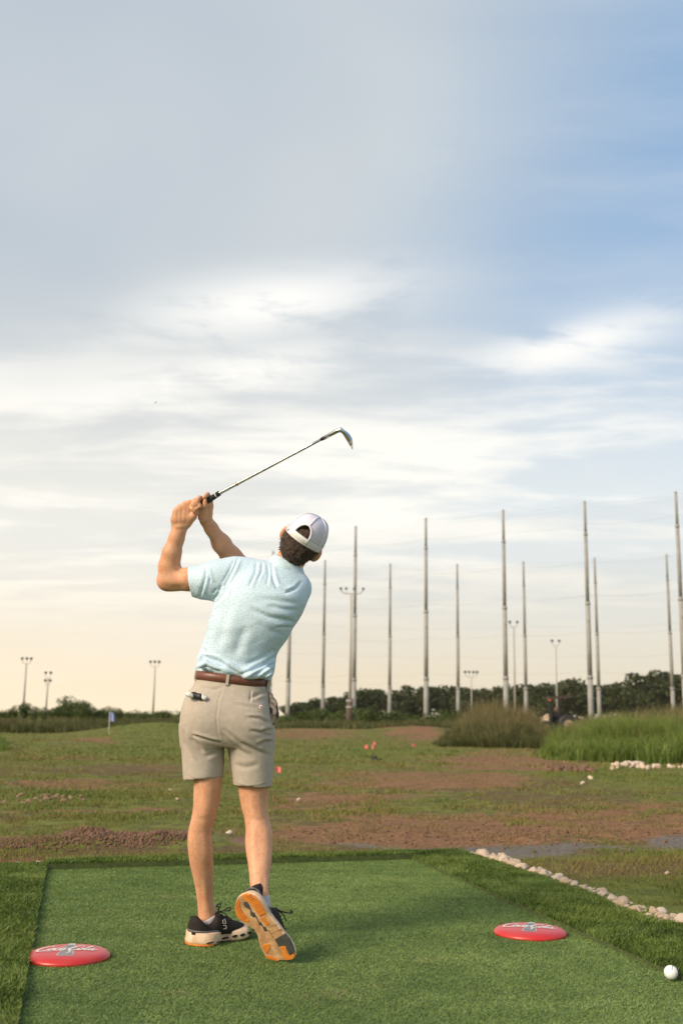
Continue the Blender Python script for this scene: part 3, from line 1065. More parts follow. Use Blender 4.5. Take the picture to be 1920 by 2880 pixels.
BL_ = ['short net pole beyond the right edge', 'shortest pole of the far row at the right edge', 'far net pole close beside the thick second pole from the right', 'far net pole right of the twin floodlight', 'far net pole left of the twin floodlight, mid gap', 'far net pole between the two middle tall poles', 'far net pole just right of the golfer\'s shoulder', 'far net pole behind the golfer\'s collar']
first = True
for i, (x, y) in enumerate(FRX + BKX):
    if i in (0, 8):
        continue
    o = proto_pole if first else copy_tree(proto_pole)
    first = False
    o.location = (x, y, -.2)
    tag(o, (FL_ + BL_)[i], 'net pole', 'poles carrying the range nets')
cab = mat('cable', (0.16, 0.155, 0.15), .6)
def sag(a, b, z, s=.35, n=9):
    return [(a[0] + (b[0] - a[0]) * t, a[1] + (b[1] - a[1]) * t, z - s * 4 * t * (1 - t)) for t in np.linspace(0, 1, n)]
netm = bpy.data.materials.new('netting')
netm.use_nodes = True
N = NT(netm.node_tree)
out = N.n('ShaderNodeOutputMaterial')
tr = N.n('ShaderNodeBsdfTransparent'); df = N.n('ShaderNodeBsdfDiffuse'); df.inputs[0].default_value = (.10, .10, .095, 1)
ms = N.n('ShaderNodeMixShader')
co = N.n('ShaderNodeTexCoord').outputs['Object']
ms.inputs[0].default_value = .06
N.set(ms.inputs[1], tr.outputs[0]); N.set(ms.inputs[2], df.outputs[0]); N.set(out.inputs[0], ms.outputs[0])
for row, nm, hs, lab in ((FRX, 'front', (.25, .42, .58, .73, .9, .996), 'faint near net strung between the tall poles'), (BKX, 'back', (.25, .42, .6, .78, .996), 'faint far net strung between the farther poles')):
    mb = MB()
    root = tag(empty('range_net', (row[3][0], row[3][1], 0)), lab, 'net', 'range nets')
    for a, b_ in zip(row[:-1], row[1:]):
        lo = sag(a, b_, 1.2, 0); hi = sag(a, b_, PH_ * .99 - .2, .45)
        m2 = MB()
        for k in range(len(lo) - 1):
            m2.add([lo[k], lo[k + 1], hi[k + 1], hi[k]], [(0, 1, 2, 3)])
        m2.build('net_panel', netm, root)
    for h_ in hs:
        m2 = MB()
        for a, b_ in zip(row[:-1], row[1:]):
            m2.tube(sag(a, b_, h_ * PH_ - .2, .30), .0065, 5)
        m2.build('cable', cab, root)

# ---- floodlight poles
wood = mat('weathered_wood', (0.12, 0.088, 0.062), .85, var=.4, vscale=2)
paint = mat('grey_paint', (0.40, 0.385, 0.345), .6)
lampm = mat('lamp_housing', (0.075, 0.085, 0.075), .5)
def flood(px_top, y_top, px_base, D, lamps, label, r=.10, wooden=False, tiers=1, name='floodlight_pole'):
    """lamps: px offsets of heads left to right; y_top is the crossarm height"""
    t = wp(px_top, y_top, D)
    bx = wp(px_base, y_top, D)
    root = tag(empty(name, (t[0], D, -.2)), label, 'floodlight', 'floodlight poles')
    H = t[2]
    mb = MB()
    if wooden:
        lean = (gp(976.5, 2053)[0])
        b0 = np.array((t[0], D, -.2))
        hj = wp(980, 1965, D)[2]
        mb.tube([(b0[0] - .02, D, -.2), (t[0], D, hj)], [.24, .20], 12); mb.build('wood_post', wood, root, True)
        mb = MB(); mb.tube([(t[0], D, hj - 1), (t[0], D, H)], [.11, .07], 10); mb.build('steel_mast', paint, root, True)
        for z in (hj - .2, hj - .6):
            mb = MB(); mb.tube([(t[0], D, z), (t[0], D, z + .12)], .245, 12); mb.build('band', galv, root)
    else:
        mb.tube([(t[0], D, -.2), (t[0], D, H)], [r, r * .6], 10); mb.build('mast', paint, root, True)
    u = D / FPX * 1.0
    for k in range(tiers):
        zz = H - k * 21 * u
        xs = [l * u for l in lamps]
        mb = MB()
        a, b_ = min(xs), max(xs)
        h = 12 * u
        mb.tube([(t[0] + a, D, zz + h), (t[0] + a + .12, D, zz + h * .3), (t[0] + a * .75, D, zz + .02), (t[0], D, zz), (t[0] + b_ * .75, D, zz + .02), (t[0] + b_ - .12, D, zz + h * .3), (t[0] + b_, D, zz + h)], max(.035, .6 * u), 6)
        mb.build('crossarm', paint, root, True)
        for i, x in enumerate(xs):
            mb = MB()
            M_ = Matrix.Rotation((-.5, .55, .1, -.45, .4)[(i + k) % 5], 3, 'Y') @ Matrix.Rotation(.5, 3, 'X')
            mb.box((t[0] + x, D - .05, zz + h + 2.2 * u), (6.5 * u, 5 * u, 5 * u), M_)
            hd = mb.build('lamp_head', lampm, root)
            mb = MB(); mb.tube([(t[0] + x, D, zz + h * .5 if abs(x) > .6 * max(abs(a), b_) else zz), (t[0] + x, D, zz + h + .5 * u)], .6 * u, 5); mb.build('bracket', paint, root)
    return root
flood(987, 1670, 977, 69, (-29, -14, 9, 34), 'wooden-based floodlight pole with four dark lamp heads', wooden=True)
flood(1444, 1764, 1446, 130, (-11, 10), 'thin floodlight pole with two heads between the net poles', .14)
flood(1562, 1817, 1562, 150, (-10, 10), 'short twin-headed floodlight pole above the tractor', .14)
flood(1325, 1905, 1325, 215, (-17, -6, 6, 16), 'small distant floodlight with four heads over the tree line', .16)
flood(74, 1867, 62, 140, (-12, 1, 13), 'three-headed floodlight pole furthest left', .17)
flood(135, 1907, 130, 190, (-7, 7), 'distant floodlight with two tiers of heads on the left', .2, tiers=2)
flood(436, 1876, 429, 150, (-13, -1, 11), 'three-headed floodlight left of the golfer\'s hip', .17)

# ---- golf flag, marker flags, post, valve box
pinkm = mat('pink_plastic', (0.72, 0.16, 0.15), .6)
wire = mat('wire', (0.25, 0.25, 0.25), .5, metal=.6)
whitem = mat('white_paint', (0.60, 0.60, 0.58), .5)
q = gp(305, 2078)
fl = tag(empty('golf_flag', (q[0], q[1], ground_z(q[0], q[1]))), 'thin golf flagstick with pale blue flag on the left green', 'flag')
ft = wp(309, 2003, q[1])
mb = MB(); mb.tube([(q[0], q[1], -.1), (ft[0], q[1], ft[2])], .010, 8); mb.build('flagstick', whitem, fl, True)
mb = MB()
pts = [[(ft[0] + .16 * t + .012 * math.sin(5 * t + z * 3), q[1] + .06 * math.sin(6 * t), ft[2] - z * .27 - .05 * t) for z in (0, .5, 1)] for t in np.linspace(0, 1, 7)]
for a, b_ in zip(pts[:-1], pts[1:]):
    for k in range(2):
        mb.add([a[k], b_[k], b_[k + 1], a[k + 1]], [(0, 1, 2, 3)])
mb.build('flag_cloth', mat('flag_blue', (0.28, 0.34, 0.62), .7), fl, True)
for i, (x, y, yb, s, l) in enumerate(((782, 2165, 2180, .075, 'large pink marker flag beside the golfer\'s right thigh'), (1029, 2101, 2110, .085, 'leftmost of three pink marker flags in mid field'), (1053, 2091, 2100, .08, 'farthest of three pink marker flags in mid field'), (1050, 2101, 2112, .085, 'middle of three pink marker flags, above the black box'), (1164, 2096, 2105, .085, 'lone pink marker flag right of the other three'))):
    q = gp(x, yb)
    f = tag(empty('marker_flag', (q[0], q[1], ground_z(q[0], q[1]))), l, 'marker flag', 'pink marker flags')
    c_ = wp(x, y, q[1])
    mb = MB(); mb.tube([(q[0] - s * .5, q[1], -.08), (c_[0] - s * .5, q[1], c_[2] + s * .55)], .004, 6); mb.build('wire_stem', wire, f)
    mb = MB()
    n_ = 6
    pts = [[(c_[0] - s * .5 + s * t, q[1] + .25 * s * math.sin(4 * t + i), c_[2] + s * (.5 - z) - .08 * s * t) for z in (0, .5, 1)] for t in np.linspace(0, 1, n_)]
    for a, b_ in zip(pts[:-1], pts[1:]):
        for k in range(2):
            mb.add([a[k], b_[k], b_[k + 1], a[k + 1]], [(0, 1, 2, 3)])
    mb.build('flag', pinkm, f, True)
q = gp(1154, 2043)
pz = tag(empty('marker_post', (q[0], q[1], -.1)), 'short white marker post in front of the net poles', 'post')
tz = wp(1154, 2022, q[1])[2]
mb = MB(); mb.tube([(q[0], q[1], -.2), (q[0], q[1], tz)], [.07, .07], 8); mb.build('post', whitem, pz)
mb = MB(); mb.tube([(q[0], q[1], tz), (q[0], q[1], tz + .08)], [.085, .03], 8); mb.build('post_cap', whitem, pz)
q = gp(1053, 2132); gz = ground_z(q[0], q[1])
vb = tag(empty('sprinkler_box', (q[0], q[1], gz)), 'small black sprinkler box on the grass below three pink flags', 'box')
blk = mat('black_plastic', (0.015, 0.015, 0.017), .6)
mb = MB(); mb.tube([(q[0], q[1], gz - .02), (q[0], q[1], gz + .06)], [.065, .055], 12); mb.build('housing', blk, vb, True)
mb = MB(); mb.tube([(q[0], q[1], gz + .06), (q[0], q[1], gz + .075)], [.06, .045], 12); mb.build('lid', blk, vb, True)
mb = MB(); mb.tube([(q[0] + .05, q[1], gz + .02), (q[0] + .12, q[1], gz + .015), (q[0] + .17, q[1] + .02, gz)], .012, 6); mb.build('hose', blk, vb, True)

# ---- tractor with driver, half hidden by the tall grass
TD = 68.0
tq = lambda x, y, dY=0.0: wp(x, y, TD + dY)
u = TD / FPX
tz0 = 0.0
tr_ = tag(empty('tractor', (tq(1560, 2040)[0], TD, tz0)), 'small tractor with flat dark canopy behind the tall grass', 'tractor')
tan_p = mat('tan_paint', (0.42, 0.31, 0.20), .5, var=.25, vscale=3)
dkp = mat('dark_frame', (0.018, 0.017, 0.016), .6)
rust = mat('rusty_canopy', (0.065, 0.046, 0.038), .75, var=.3, vscale=3)
mb = MB()
rg = []
for t in np.linspace(0, 1, 7):   # rear fender / bonnet: rounded shell
    x = 1512 + 34 * t
    top = 2040 - 32 * math.sin(min(1, t * 1.15) * math.pi * .5)
    a, b_ = tq(x, top), tq(x, 2062)
    rg.append([(a[0], TD - .55, b_[2] - .3), (a[0], TD - .5, a[2] - .1), (a[0], TD - .25, a[2]), (a[0], TD + .25, a[2]), (a[0], TD + .5, a[2] - .1), (a[0], TD + .55, b_[2] - .3)])
mb.rings(rg); mb.build('bonnet', tan_p, tr_, True)
a, b_ = tq(1540, 1968), tq(1602, 1960)
mb = MB(); mb.box(((a[0] + b_[0]) / 2, TD, (a[2] + b_[2]) / 2 + .05), (b_[0] - a[0], 1.15, .17), Matrix.Rotation(-.07, 3, 'Y')); cn_ = mb.build('canopy', rust, tr_)
mb = MB(); mb.box((a[0] + .02, TD - .5, a[2] - .03), (.13, .1, .13)); mb.build('amber_light', mat('amber', (.55, .13, .02), .4), cn_)
for x, dy in ((1545, -.48), (1545, .48), (1571, -.48), (1571, .48)):
    t_, b2 = tq(x, 1968, dy), tq(x + 1, 2062, dy)
    mb = MB(); mb.box((t_[0], TD + dy, (t_[2] + b2[2]) / 2), (.15, .12, t_[2] - b2[2])); mb.build('canopy_post', dkp, tr_)
s_ = tq(1572, 2030)
mb = MB(); mb.box((s_[0], TD, s_[2]), (.5, .55, .12)); mb.box((s_[0] + .24, TD, s_[2] + .28), (.1, .5, .5)); mb.build('seat', dkp, tr_)
mb = MB(); c_ = tq(1560, 2050); mb.box((c_[0] + .2, TD, c_[2] - .05), (1.9, .5, .45)); mb.build('chassis', dkp, tr_)
for x, r in ((1530, .42), (1592, .62)):
    for dy in (-.55, .55):
        c_ = tq(x, 2055)
        mb = MB(); mb.tube([(c_[0], TD + dy - .13, r - .1), (c_[0], TD + dy - .1, r - .1), (c_[0], TD + dy + .1, r - .1), (c_[0], TD + dy + .13, r - .1)], [r * .8, r, r, r * .8], 20)
        wh = mb.build('wheel', dkp, tr_, True)
        mb = MB(); mb.tube([(c_[0], TD + dy - .14, r - .1), (c_[0], TD + dy + .14, r - .1)], r * .45, 12); mb.build('rim', tan_p, wh)
st_ = tq(1554, 2018)
mb = MB(); mb.tube([(st_[0] + .17 * math.cos(a), TD + .17 * math.sin(a), st_[2] + .05 * math.cos(a)) for a in np.linspace(0, 6.28, 15)], .018, 6, False); mb.tube([(st_[0], TD, st_[2]), (st_[0] - .15, TD, st_[2] - .5)], .03, 6); mb.build('steering_wheel', dkp, tr_)
# driver
dm = tag(empty('person', (s_[0], TD, s_[2])), 'distant seated driver in dark navy clothes under the tractor canopy', 'person')
sb = s_ + np.array((0, 0, .08))
D_ = Field(sb + np.array((-.75, -.4, -.6)), sb + np.array((.5, .4, 1.0)), .025)
hd_ = np.array((tq(1563.5, 1995)[0], TD, tq(1563.5, 1995)[2]))
D_.chain([(sb + np.array((0, 0, .05)), .15), (sb + np.array((-.02, 0, .25)), .15), (np.array((hd_[0] + .05, TD, hd_[2] - .28)), .14)], .05)
D_.chain([(np.array((hd_[0] + .02, TD, hd_[2] - .15)), .055), (hd_, .095)], .03)
D_.ellipsoid(hd_ + np.array((-.02, 0, .01)), np.eye(3), (.095, .08, .12), .03)
for dy in (-.17, .17):
    sh_ = np.array((hd_[0] + .05, TD + dy, hd_[2] - .26))
    D_.chain([(sh_, .065), (sh_ + np.array((-.12, dy * .3, -.25)), .05), (np.array((st_[0] + .05, TD + dy * .9, st_[2] + .05)), .04)], .03)
    D_.chain([(sb + np.array((0, dy * .6, .03)), .09), (sb + np.array((-.42, dy * .8, .06)), .075), (sb + np.array((-.48, dy * .8, -.38)), .055), (sb + np.array((-.58, dy * .8, -.42)), .05)], .03)
V, F = D_.surface(1)
dmat = bpy.data.materials.new('driver')
dmat.use_nodes = True
N = NT(dmat.node_tree)
out = N.n('ShaderNodeOutputMaterial'); p = N.n('ShaderNodeBsdfPrincipled'); N.set(out.inputs[0], p.outputs[0])
N.set(p.inputs['Base Color'], N.mix(N.attr('skin').outputs['Fac'], (0.020, 0.022, 0.05, 1), (0.45, 0.24, 0.15, 1)))
p.inputs['Roughness'].default_value = .8
link('body', mesh_np('driver_body', V, F, True, {'skin': (V[:, 2] > hd_[2] - .13).astype(float)}), dmat, dm)

# ================================================================== THE GOLFER
YB = 4.12                      # distance of the golfer's back from the viewpoint


def rowpx(y, l, r, Yc, b):
    L, R_ = wp(l, y, Yc), wp(r, y, Yc)
    return ((L[2] + R_[2]) / 2, (L[0] + R_[0]) / 2, Yc, (R_[0] - L[0]) / 2, b)


TORSO = [rowpx(*r) for r in (
    (1950, 560, 745, 4.17, .100), (1928, 556, 752, 4.165, .102), (1905, 553, 765, 4.16, .106), (1885, 550, 772, 4.155, .110), (1865, 552, 775, 4.15, .111), (1843, 559, 778, 4.145, .110),
    (1820, 567, 791, 4.14, .112), (1794, 575, 808, 4.135, .115), (1765, 583, 824, 4.13, .118), (1737, 590, 843, 4.13, .120), (1711, 598, 857, 4.13, .120),
    (1688, 604, 866, 4.13, .118), (1659, 613, 868, 4.135, .112), (1632, 627, 860, 4.14, .100), (1608, 645, 846, 4.15, .085), (1590, 668, 828, 4.155, .06))]

head_c = wp(852, 1521, 4.13)
HU2 = np.array((0.58, 0.0, 0.8146))                      # crown direction across the picture
HR = np.array((0.8146, 0.0, -0.58))                      # towards the right ear
TB = math.radians(14)
HU = HU2 * math.cos(TB) + np.array((0, -1, 0)) * math.sin(TB)
HF = np.cross(HU, HR)                                  # direction of the face
if HF[1] < 0:
    HF = -HF
def hp(r, f, u):
    return head_c + HR * r + HF * f + HU * u


BODY = Field((wp(425, 1600, 4.1)[0], 3.86, 0.05), (wp(955, 1600, 4.1)[0], 4.50, wp(800, 1365, 4.1)[2]), 0.0035)
B = BODY
B.stack(TORSO, .03, grow=-.017)
pel = [rowpx(1935, 560, 742, 4.165, .095), rowpx(1990, 535, 745, 4.155, .11), rowpx(2040, 528, 752, 4.15, .115), rowpx(2075, 530, 752, 4.15, .10)]
B.stack(pel, .03)
LEG_L = [rowpx(*r) for r in ((2060, 527, 630, 4.14, .08), (2120, 530, 626, 4.14, .075), (2207, 545, 622, 4.13, .062), (2240, 544, 618, 4.13, .057), (2269, 543.5, 614, 4.13, .054), (2303, 538, 606, 4.135, .052),
         (2338, 530, 596, 4.145, .054), (2372, 527.5, 597, 4.15, .056), (2400, 530, 599, 4.155, .055), (2430, 534, 600, 4.165, .051), (2464, 542, 600, 4.175, .045), (2498, 549, 599, 4.185, .040), (2530, 554, 601, 4.195, .038), (2567, 557, 609, 4.205, .038), (2600, 559, 612, 4.21, .040))]
LEG_R = [rowpx(*r) for r in ((2060, 640, 755, 4.14, .08), (2120, 655, 754, 4.145, .075), (2200, 668, 757, 4.15, .064), (2230, 671, 755, 4.15, .060), (2269, 678, 754, 4.15, .056), (2303, 687, 757, 4.145, .054),
         (2338, 690.5, 765, 4.13, .055), (2372, 689, 766, 4.115, .057), (2400, 692, 765, 4.095, .056), (2430, 697, 763, 4.07, .052), (2464, 701, 758, 4.04, .045), (2498, 704, 755, 4.005, .040), (2522, 712, 757, 3.985, .037), (2550, 722, 760, 3.965, .036))]
B.stack(LEG_L, .015, e=2.1)
B.stack(LEG_R, .015, e=2.1)
# neck and head
NB, NT_ = wp(806, 1600, 4.15), hp(-.004, .010, -.062)
B.cone(NB, .060, NT_, .055, .02)
B.ellipsoid(hp(0, 0.0, 0.015), (HR, HF, HU), (.069, .088, .080), .02)
B.ellipsoid(hp(0, -.022, -.015), (HR, HF, HU), (.064, .064, .070), .02)
B.ellipsoid(hp(0, .045, -.065), (HR, HF, HU), (.052, .055, .062), .025)      # jaw
B.cone(hp(0, .085, .0), .011, hp(0, .104, -.035), .013, .012)               # nose
B.cone(hp(-.028, .082, .012), .012, hp(.028, .082, .012), .012, .012)       # brow
B.cone(hp(-.020, .092, -.066), .008, hp(.020, .092, -.066), .008, .01)      # mouth
for s_ in (-1, 1):
    ea = HR * s_ * .92 + HF * -.38
    ea /= np.linalg.norm(ea)
    eb = np.cross(HU, ea)
    B.ellipsoid(hp(s_ * .078, -.004, -.014), (ea, eb, HU), (.018, .009, .030), .006)
    B.ellipsoid(hp(s_ * .073, .004, -.032), (ea, eb, HU), (.012, .009, .014), .006)
# left arm (lead arm, folded)
W_ = lambda x, y, Y, r: (wp(x, y, Y), r)
B.chain([W_(640, 1622, 4.14, .058), W_(585, 1630, 4.15, .050), W_(530, 1630, 4.16, .0425), W_(492, 1631, 4.17, .041), W_(471, 1634, 4.175, .0375)], .02)
B.chain([W_(470, 1632, 4.175, .0375), W_(476, 1590, 4.165, .0385), W_(483, 1555, 4.15, .0345), W_(496, 1515, 4.14, .0275), W_(505, 1483, 4.13, .0275)], .022)
# right arm, reaching across in front of the chest
B.chain([W_(828, 1655, 4.16, .055), W_(760, 1632, 4.32, .047), W_(692, 1604, 4.36, .044)], .03)
B.chain([W_(690, 1604, 4.36, .043), W_(650, 1566, 4.30, .0405), W_(622, 1528, 4.25, .036), W_(594, 1486, 4.19, .0245), W_(579, 1462, 4.165, .024)], .02)
# left hand: back of the hand to us, knuckles up, fingers closed over the grip
nY = (0.15, 1, 0.1)
GA, GB = wp(519, 1451, 4.145), wp(618, 1387, 4.075)       # grip axis
B.chain([W_(504, 1488, 4.13, .0285), W_(505, 1466, 4.125, .036)], .012, nY, .62)
for a, b_, r in (((493, 1462), (494, 1437), .0125), ((503, 1460), (505, 1427), .0125), ((516, 1458), (519, 1418), .0125), ((528, 1456), (533, 1414), .012)):
    B.chain([W_(a[0], a[1], 4.115, .016), W_(b_[0], b_[1], 4.106, r)], .014)
for (x, y), (x2, y2), (x3, y3) in (((494, 1437), (506, 1434), (518, 1452)), ((505, 1427), (520, 1427), (530, 1444)), ((519, 1418), (533, 1420), (541, 1437)), ((533, 1414), (545, 1413), (551, 1429))):
    B.chain([W_(x, y, 4.112, .0118), W_(x2, y2, 4.165, .0102), W_(x3, y3, 4.172, .0088), W_(x3 - 5, y3 + 6, 4.15, .0082)], .0025)
B.chain([W_(526, 1474, 4.125, .017), W_(543, 1452, 4.11, .0145), W_(550, 1438, 4.105, .0115), W_(560, 1427, 4.10, .0095)], .008)   # thumb
# right hand: palm side to us, thumb along the grip, fingers wrapped over the left hand
B.chain([W_(579, 1464, 4.165, .0225), W_(577, 1444, 4.145, .027), W_(579, 1424, 4.135, .024)], .012, nY, .7)
B.chain([W_(568, 1456, 4.135, .0165), W_(570, 1440, 4.115, .0165), W_(576, 1422, 4.095, .0118), W_(579, 1407, 4.085, .0098)], .008)   # thenar + thumb
B.chain([W_(588, 1448, 4.15, .012), W_(593, 1424, 4.14, .011), W_(591, 1402, 4.125, .0100), W_(583, 1390, 4.085, .0098), W_(575, 1398, 4.058, .0088)], .0025)   # index
B.chain([W_(580, 1432, 4.15, .012), W_(571, 1405, 4.14, .0115), W_(561, 1400, 4.10, .0105), W_(554, 1409, 4.076, .0098), W_(562, 1424, 4.078, .0085)], .002)
B.chain([W_(576, 1440, 4.15, .012), W_(561, 1411, 4.14, .0110), W_(548, 1407, 4.105, .0102), W_(543, 1418, 4.080, .0095), W_(552, 1431, 4.080, .0082)], .002)
B.chain([W_(571, 1446, 4.15, .011), W_(554, 1422, 4.14, .0100), W_(541, 1421, 4.105, .0092), W_(540, 1432, 4.085, .0085), W_(547, 1439, 4.086, .0076)], .002)
V, F = B.surface(1)
V = crease(V, F, [([(546, 2300), (575, 2307), (604, 2298)], 7, .0012), ([(688, 2301), (720, 2309), (754, 2300)], 7, .0012), ([(560, 2215), (560, 2296)], 8, .0016), ([(606, 2215), (598, 2296)], 8, .0016),
    ([(692, 2235), (700, 2300)], 8, .0016), ([(742, 2230), (742, 2300)], 8, .0016), ([(562, 2320), (566, 2420)], 12, .0022), ([(729, 2325), (731, 2425)], 12, .0022), ([(564, 2470), (568, 2585)], 6, .0018), ([(592, 2470), (599, 2585)], 6, .0020), ([(718, 2460), (720, 2525)], 6, .0016), ([(740, 2460), (742, 2525)], 6, .0016),
    ([(494, 1602), (512, 1606), (536, 1605)], 3.5, .0045), ([(452, 1642), (480, 1653), (525, 1650)], 7, .002), ([(500, 1474), (499, 1434)], 3, .0010), ([(511, 1472), (512, 1427)], 3, .0010), ([(523, 1468), (526, 1420)], 3, .0010), ([(492, 1489), (530, 1490)], 4, .0012), ([(560, 1472), (592, 1462)], 4, .0018), ([(551, 1439), (568, 1429)], 2.2, .002), ([(543, 1429), (558, 1419)], 2.2, .002), ([(554, 1417), (568, 1411)], 2.2, .002)])
skin = bpy.data.materials.new('skin')
skin.use_nodes = True
N = NT(skin.node_tree)
out = N.n('ShaderNodeOutputMaterial')
p = N.n('ShaderNodeBsdfPrincipled')
N.set(out.inputs[0], p.outputs[0])
co = N.n('ShaderNodeTexCoord').outputs['Object']
c = N.mix(N.ss(N.noise(co, 9, 4, .6), .3, .7), (0.585, 0.318, 0.188, 1), (0.66, 0.352, 0.205, 1))
c = N.mix(N.ss(N.noise(co, 34, 3, .6), .45, .75), c, (0.60, 0.275, 0.155, 1))
st = N.n('ShaderNodeVectorMath', operation='MULTIPLY', i_0=co, i_1=(1, 1, .28))
hair_dot = N.ss(N.noise(st.outputs[0], 330, 2, .6), .52, .70)
sz = N.n('ShaderNodeSeparateXYZ'); N.set(sz.inputs[0], co)
c = N.mix(N.m('MULTIPLY', N.m('MULTIPLY', hair_dot, .30), N.ss(sz.outputs[2], .75, .45)), c, (0.20, 0.10, 0.05, 1))
N.set(p.inputs['Base Color'], c)
p.inputs['Roughness'].default_value = 0.52
p.inputs['Specular IOR Level'].default_value = 0.35
p.inputs['Subsurface Weight'].default_value = 0.18
p.inputs['Subsurface Radius'].default_value = (0.012, 0.005, 0.003)
p.inputs['Subsurface Scale'].default_value = 0.5
b = N.n('ShaderNodeBump'); b.inputs['Strength'].default_value = .25; b.inputs['Distance'].default_value = .001
N.set(b.inputs['Height'], N.noise(co, 300, 3, .6)); N.set(p.inputs['Normal'], b.outputs[0])

man = tag(empty('person', tuple(gp(640, 2650))), 'golfer in white cap, pale blue polo and tan shorts holding a finished swing', 'person')
body = link('body', mesh_np('body', V, F), skin, man)
# fine body hair on shins and forearms
nb_ = vnormals(V, F)
okv = np.where(((V[:, 2] < .66) & (V[:, 2] > .16)) | ((V[:, 2] > 1.36) & (V[:, 0] < wp(600, 1500, 4.1)[0]) & (V[:, 2] < 1.60)))[0]
pick = RNG.choice(okv, 5200)
hq, hn = V[pick], nb_[pick]
hd0 = np.array((0, 0, -1.0)) + hn * .55 + RNG.normal(0, .45, (len(pick), 3))
hd0 /= np.linalg.norm(hd0, axis=1)[:, None]
hs = np.cross(hd0, hn); hs /= np.linalg.norm(hs, axis=1)[:, None] + 1e-9
hl_ = RNG.uniform(.006, .013, len(pick))[:, None]
HV = np.stack([hq - hs * .00024, hq + hs * .00024, hq + hd0 * hl_ + hn * .001], 1).reshape(-1, 3)
bh = link('body_hair', mesh_np('body_hair', HV, np.arange(len(HV)).reshape(-1, 3), False), mat('body_hair', (.20, .10, .055), .6), body)
bh['kind'] = 'stuff'

# ------------------------------------------------------------------ polo shirt
S_ = Field((wp(505, 1600, 4.1)[0], 3.98, wp(650, 1945, 4.15)[2]), (wp(890, 1600, 4.1)[0], 4.44, wp(700, 1545, 4.1)[2]), 0.0036)
S_.stack(TORSO, .03, e=2.25)
S_.chain([W_(662, 1622, 4.14, .070), W_(625, 1630, 4.14, .0755), W_(598, 1634, 4.14, .072), W_(570, 1637, 4.145, .0625), W_(545, 1634, 4.15, .0535), W_(515, 1630, 4.155, .046)], .022)
S_.chain([W_(664, 1612, 4.145, .060), W_(700, 1617, 4.15, .058), W_(745, 1624, 4.15, .056), W_(800, 1632, 4.15, .058), W_(838, 1652, 4.14, .045)], .03)
S_.chain([W_(790, 1625, 4.15, .058), W_(803, 1606, 4.15, .058), W_(808, 1594, 4.15, .056)], .025)
S_.chain([W_(834, 1652, 4.15, .047), W_(800, 1640, 4.26, .06), W_(745, 1626, 4.35, .058)], .03)
S_.chain([W_(575, 1868, 4.06, .020), W_(640, 1880, 4.05, .018), W_(700, 1893, 4.05, .018), W_(750, 1893, 4.07, .022)], .02)   # blousing over the belt
S_.shell(.0085)
a1, a2 = wp(529.5, 1596, 4.15), wp(538, 1664, 4.15)
v = a2 - a1
S_.cut(a1, (-abs(v[2]), 0, -v[0] if v[2] < 0 else v[0]), (S_.lo[0], S_.lo[1], wp(0, 1720, 4.1)[2]), (wp(575, 1600, 4.1)[0], 4.44, 9))
# neck opening
S_.cut(wp(806, 1583, 4.15), (0.30, 0.15, 0.95), (wp(755, 1600, 4.1)[0], 3.9, wp(800, 1640, 4.1)[2]), (wp(865, 1600, 4.1)[0], 4.5, 9))
V, F = S_.surface(1)
FOLDS = [
    ([(671, 1568), (656, 1602), (630, 1650)], 4.5, .0065), ([(659, 1572), (645, 1605), (622, 1645)], 4, .004),
    ([(722, 1580), (718, 1612), (699, 1652)], 4.5, .0055), ([(738, 1582), (737, 1606), (722, 1636)], 4, .0030), ([(751, 1583), (756, 1612), (750, 1648)], 4, .0035),
    ([(761, 1583), (767, 1624), (778, 1652), (803, 1668), (830, 1656), (851, 1634)], 5, .0055),
    ([(720, 1683), (780, 1690), (838, 1700)], 9, .0025), ([(748, 1702), (790, 1712), (842, 1718)], 7, .0025), ([(703, 1711), (751, 1735), (829, 1749)], 8, .0042), ([(770, 1765), (826, 1764)], 5, .003), ([(720, 1750), (760, 1775), (800, 1785)], 10, .0022),
    ([(579, 1593), (577, 1625), (561, 1680)], 5, .007), ([(583, 1598), (592, 1640)], 4, .005), ([(622, 1645), (612, 1668), (597, 1688)], 5, .007), ([(609, 1655), (596, 1672)], 4, .005), ([(640, 1640), (632, 1668), (603, 1700)], 6, .004),
    ([(556, 1868), (576, 1850), (611, 1859), (645, 1879), (676, 1901)], 6, .009), ([(556, 1884), (580, 1874), (600, 1884), (625, 1890)], 4, .006), ([(575, 1880), (590, 1895)], 4, .004),
    ([(777, 1845), (737, 1870), (700, 1888), (672, 1902)], 6, .008), ([(772, 1862), (732, 1889), (704, 1905)], 5, .006), ([(775, 1825), (735, 1850), (690, 1870)], 7, .005), ([(768, 1885), (740, 1902)], 4, .005),
    ([(568, 1822), (577, 1834), (560, 1866)], 6, .006), ([(640, 1700), (625, 1760), (610, 1830)], 16, .004), ([(690, 1760), (672, 1810), (660, 1850)], 14, .0035),
]
V = crease(V, F, [(a_, w_ * .85, d_ * 1.2) for a_, w_, d_ in FOLDS])
V += vnormals(V, F) * ((fbm(V * np.array((9, 9, 14)), 3, 90) - .5) * .007)[:, None]
shirt_m = bpy.data.materials.new('polo_cloth')
shirt_m.use_nodes = True
N = NT(shirt_m.node_tree)
out = N.n('ShaderNodeOutputMaterial')
p = N.n('ShaderNodeBsdfPrincipled')
N.set(out.inputs[0], p.outputs[0])
co = N.n('ShaderNodeTexCoord').outputs['Object']
vr = N.n('ShaderNodeTexVoronoi'); vr.feature = 'F1'
sp_ = N.n('ShaderNodeSeparateXYZ'); N.set(sp_.inputs[0], co)
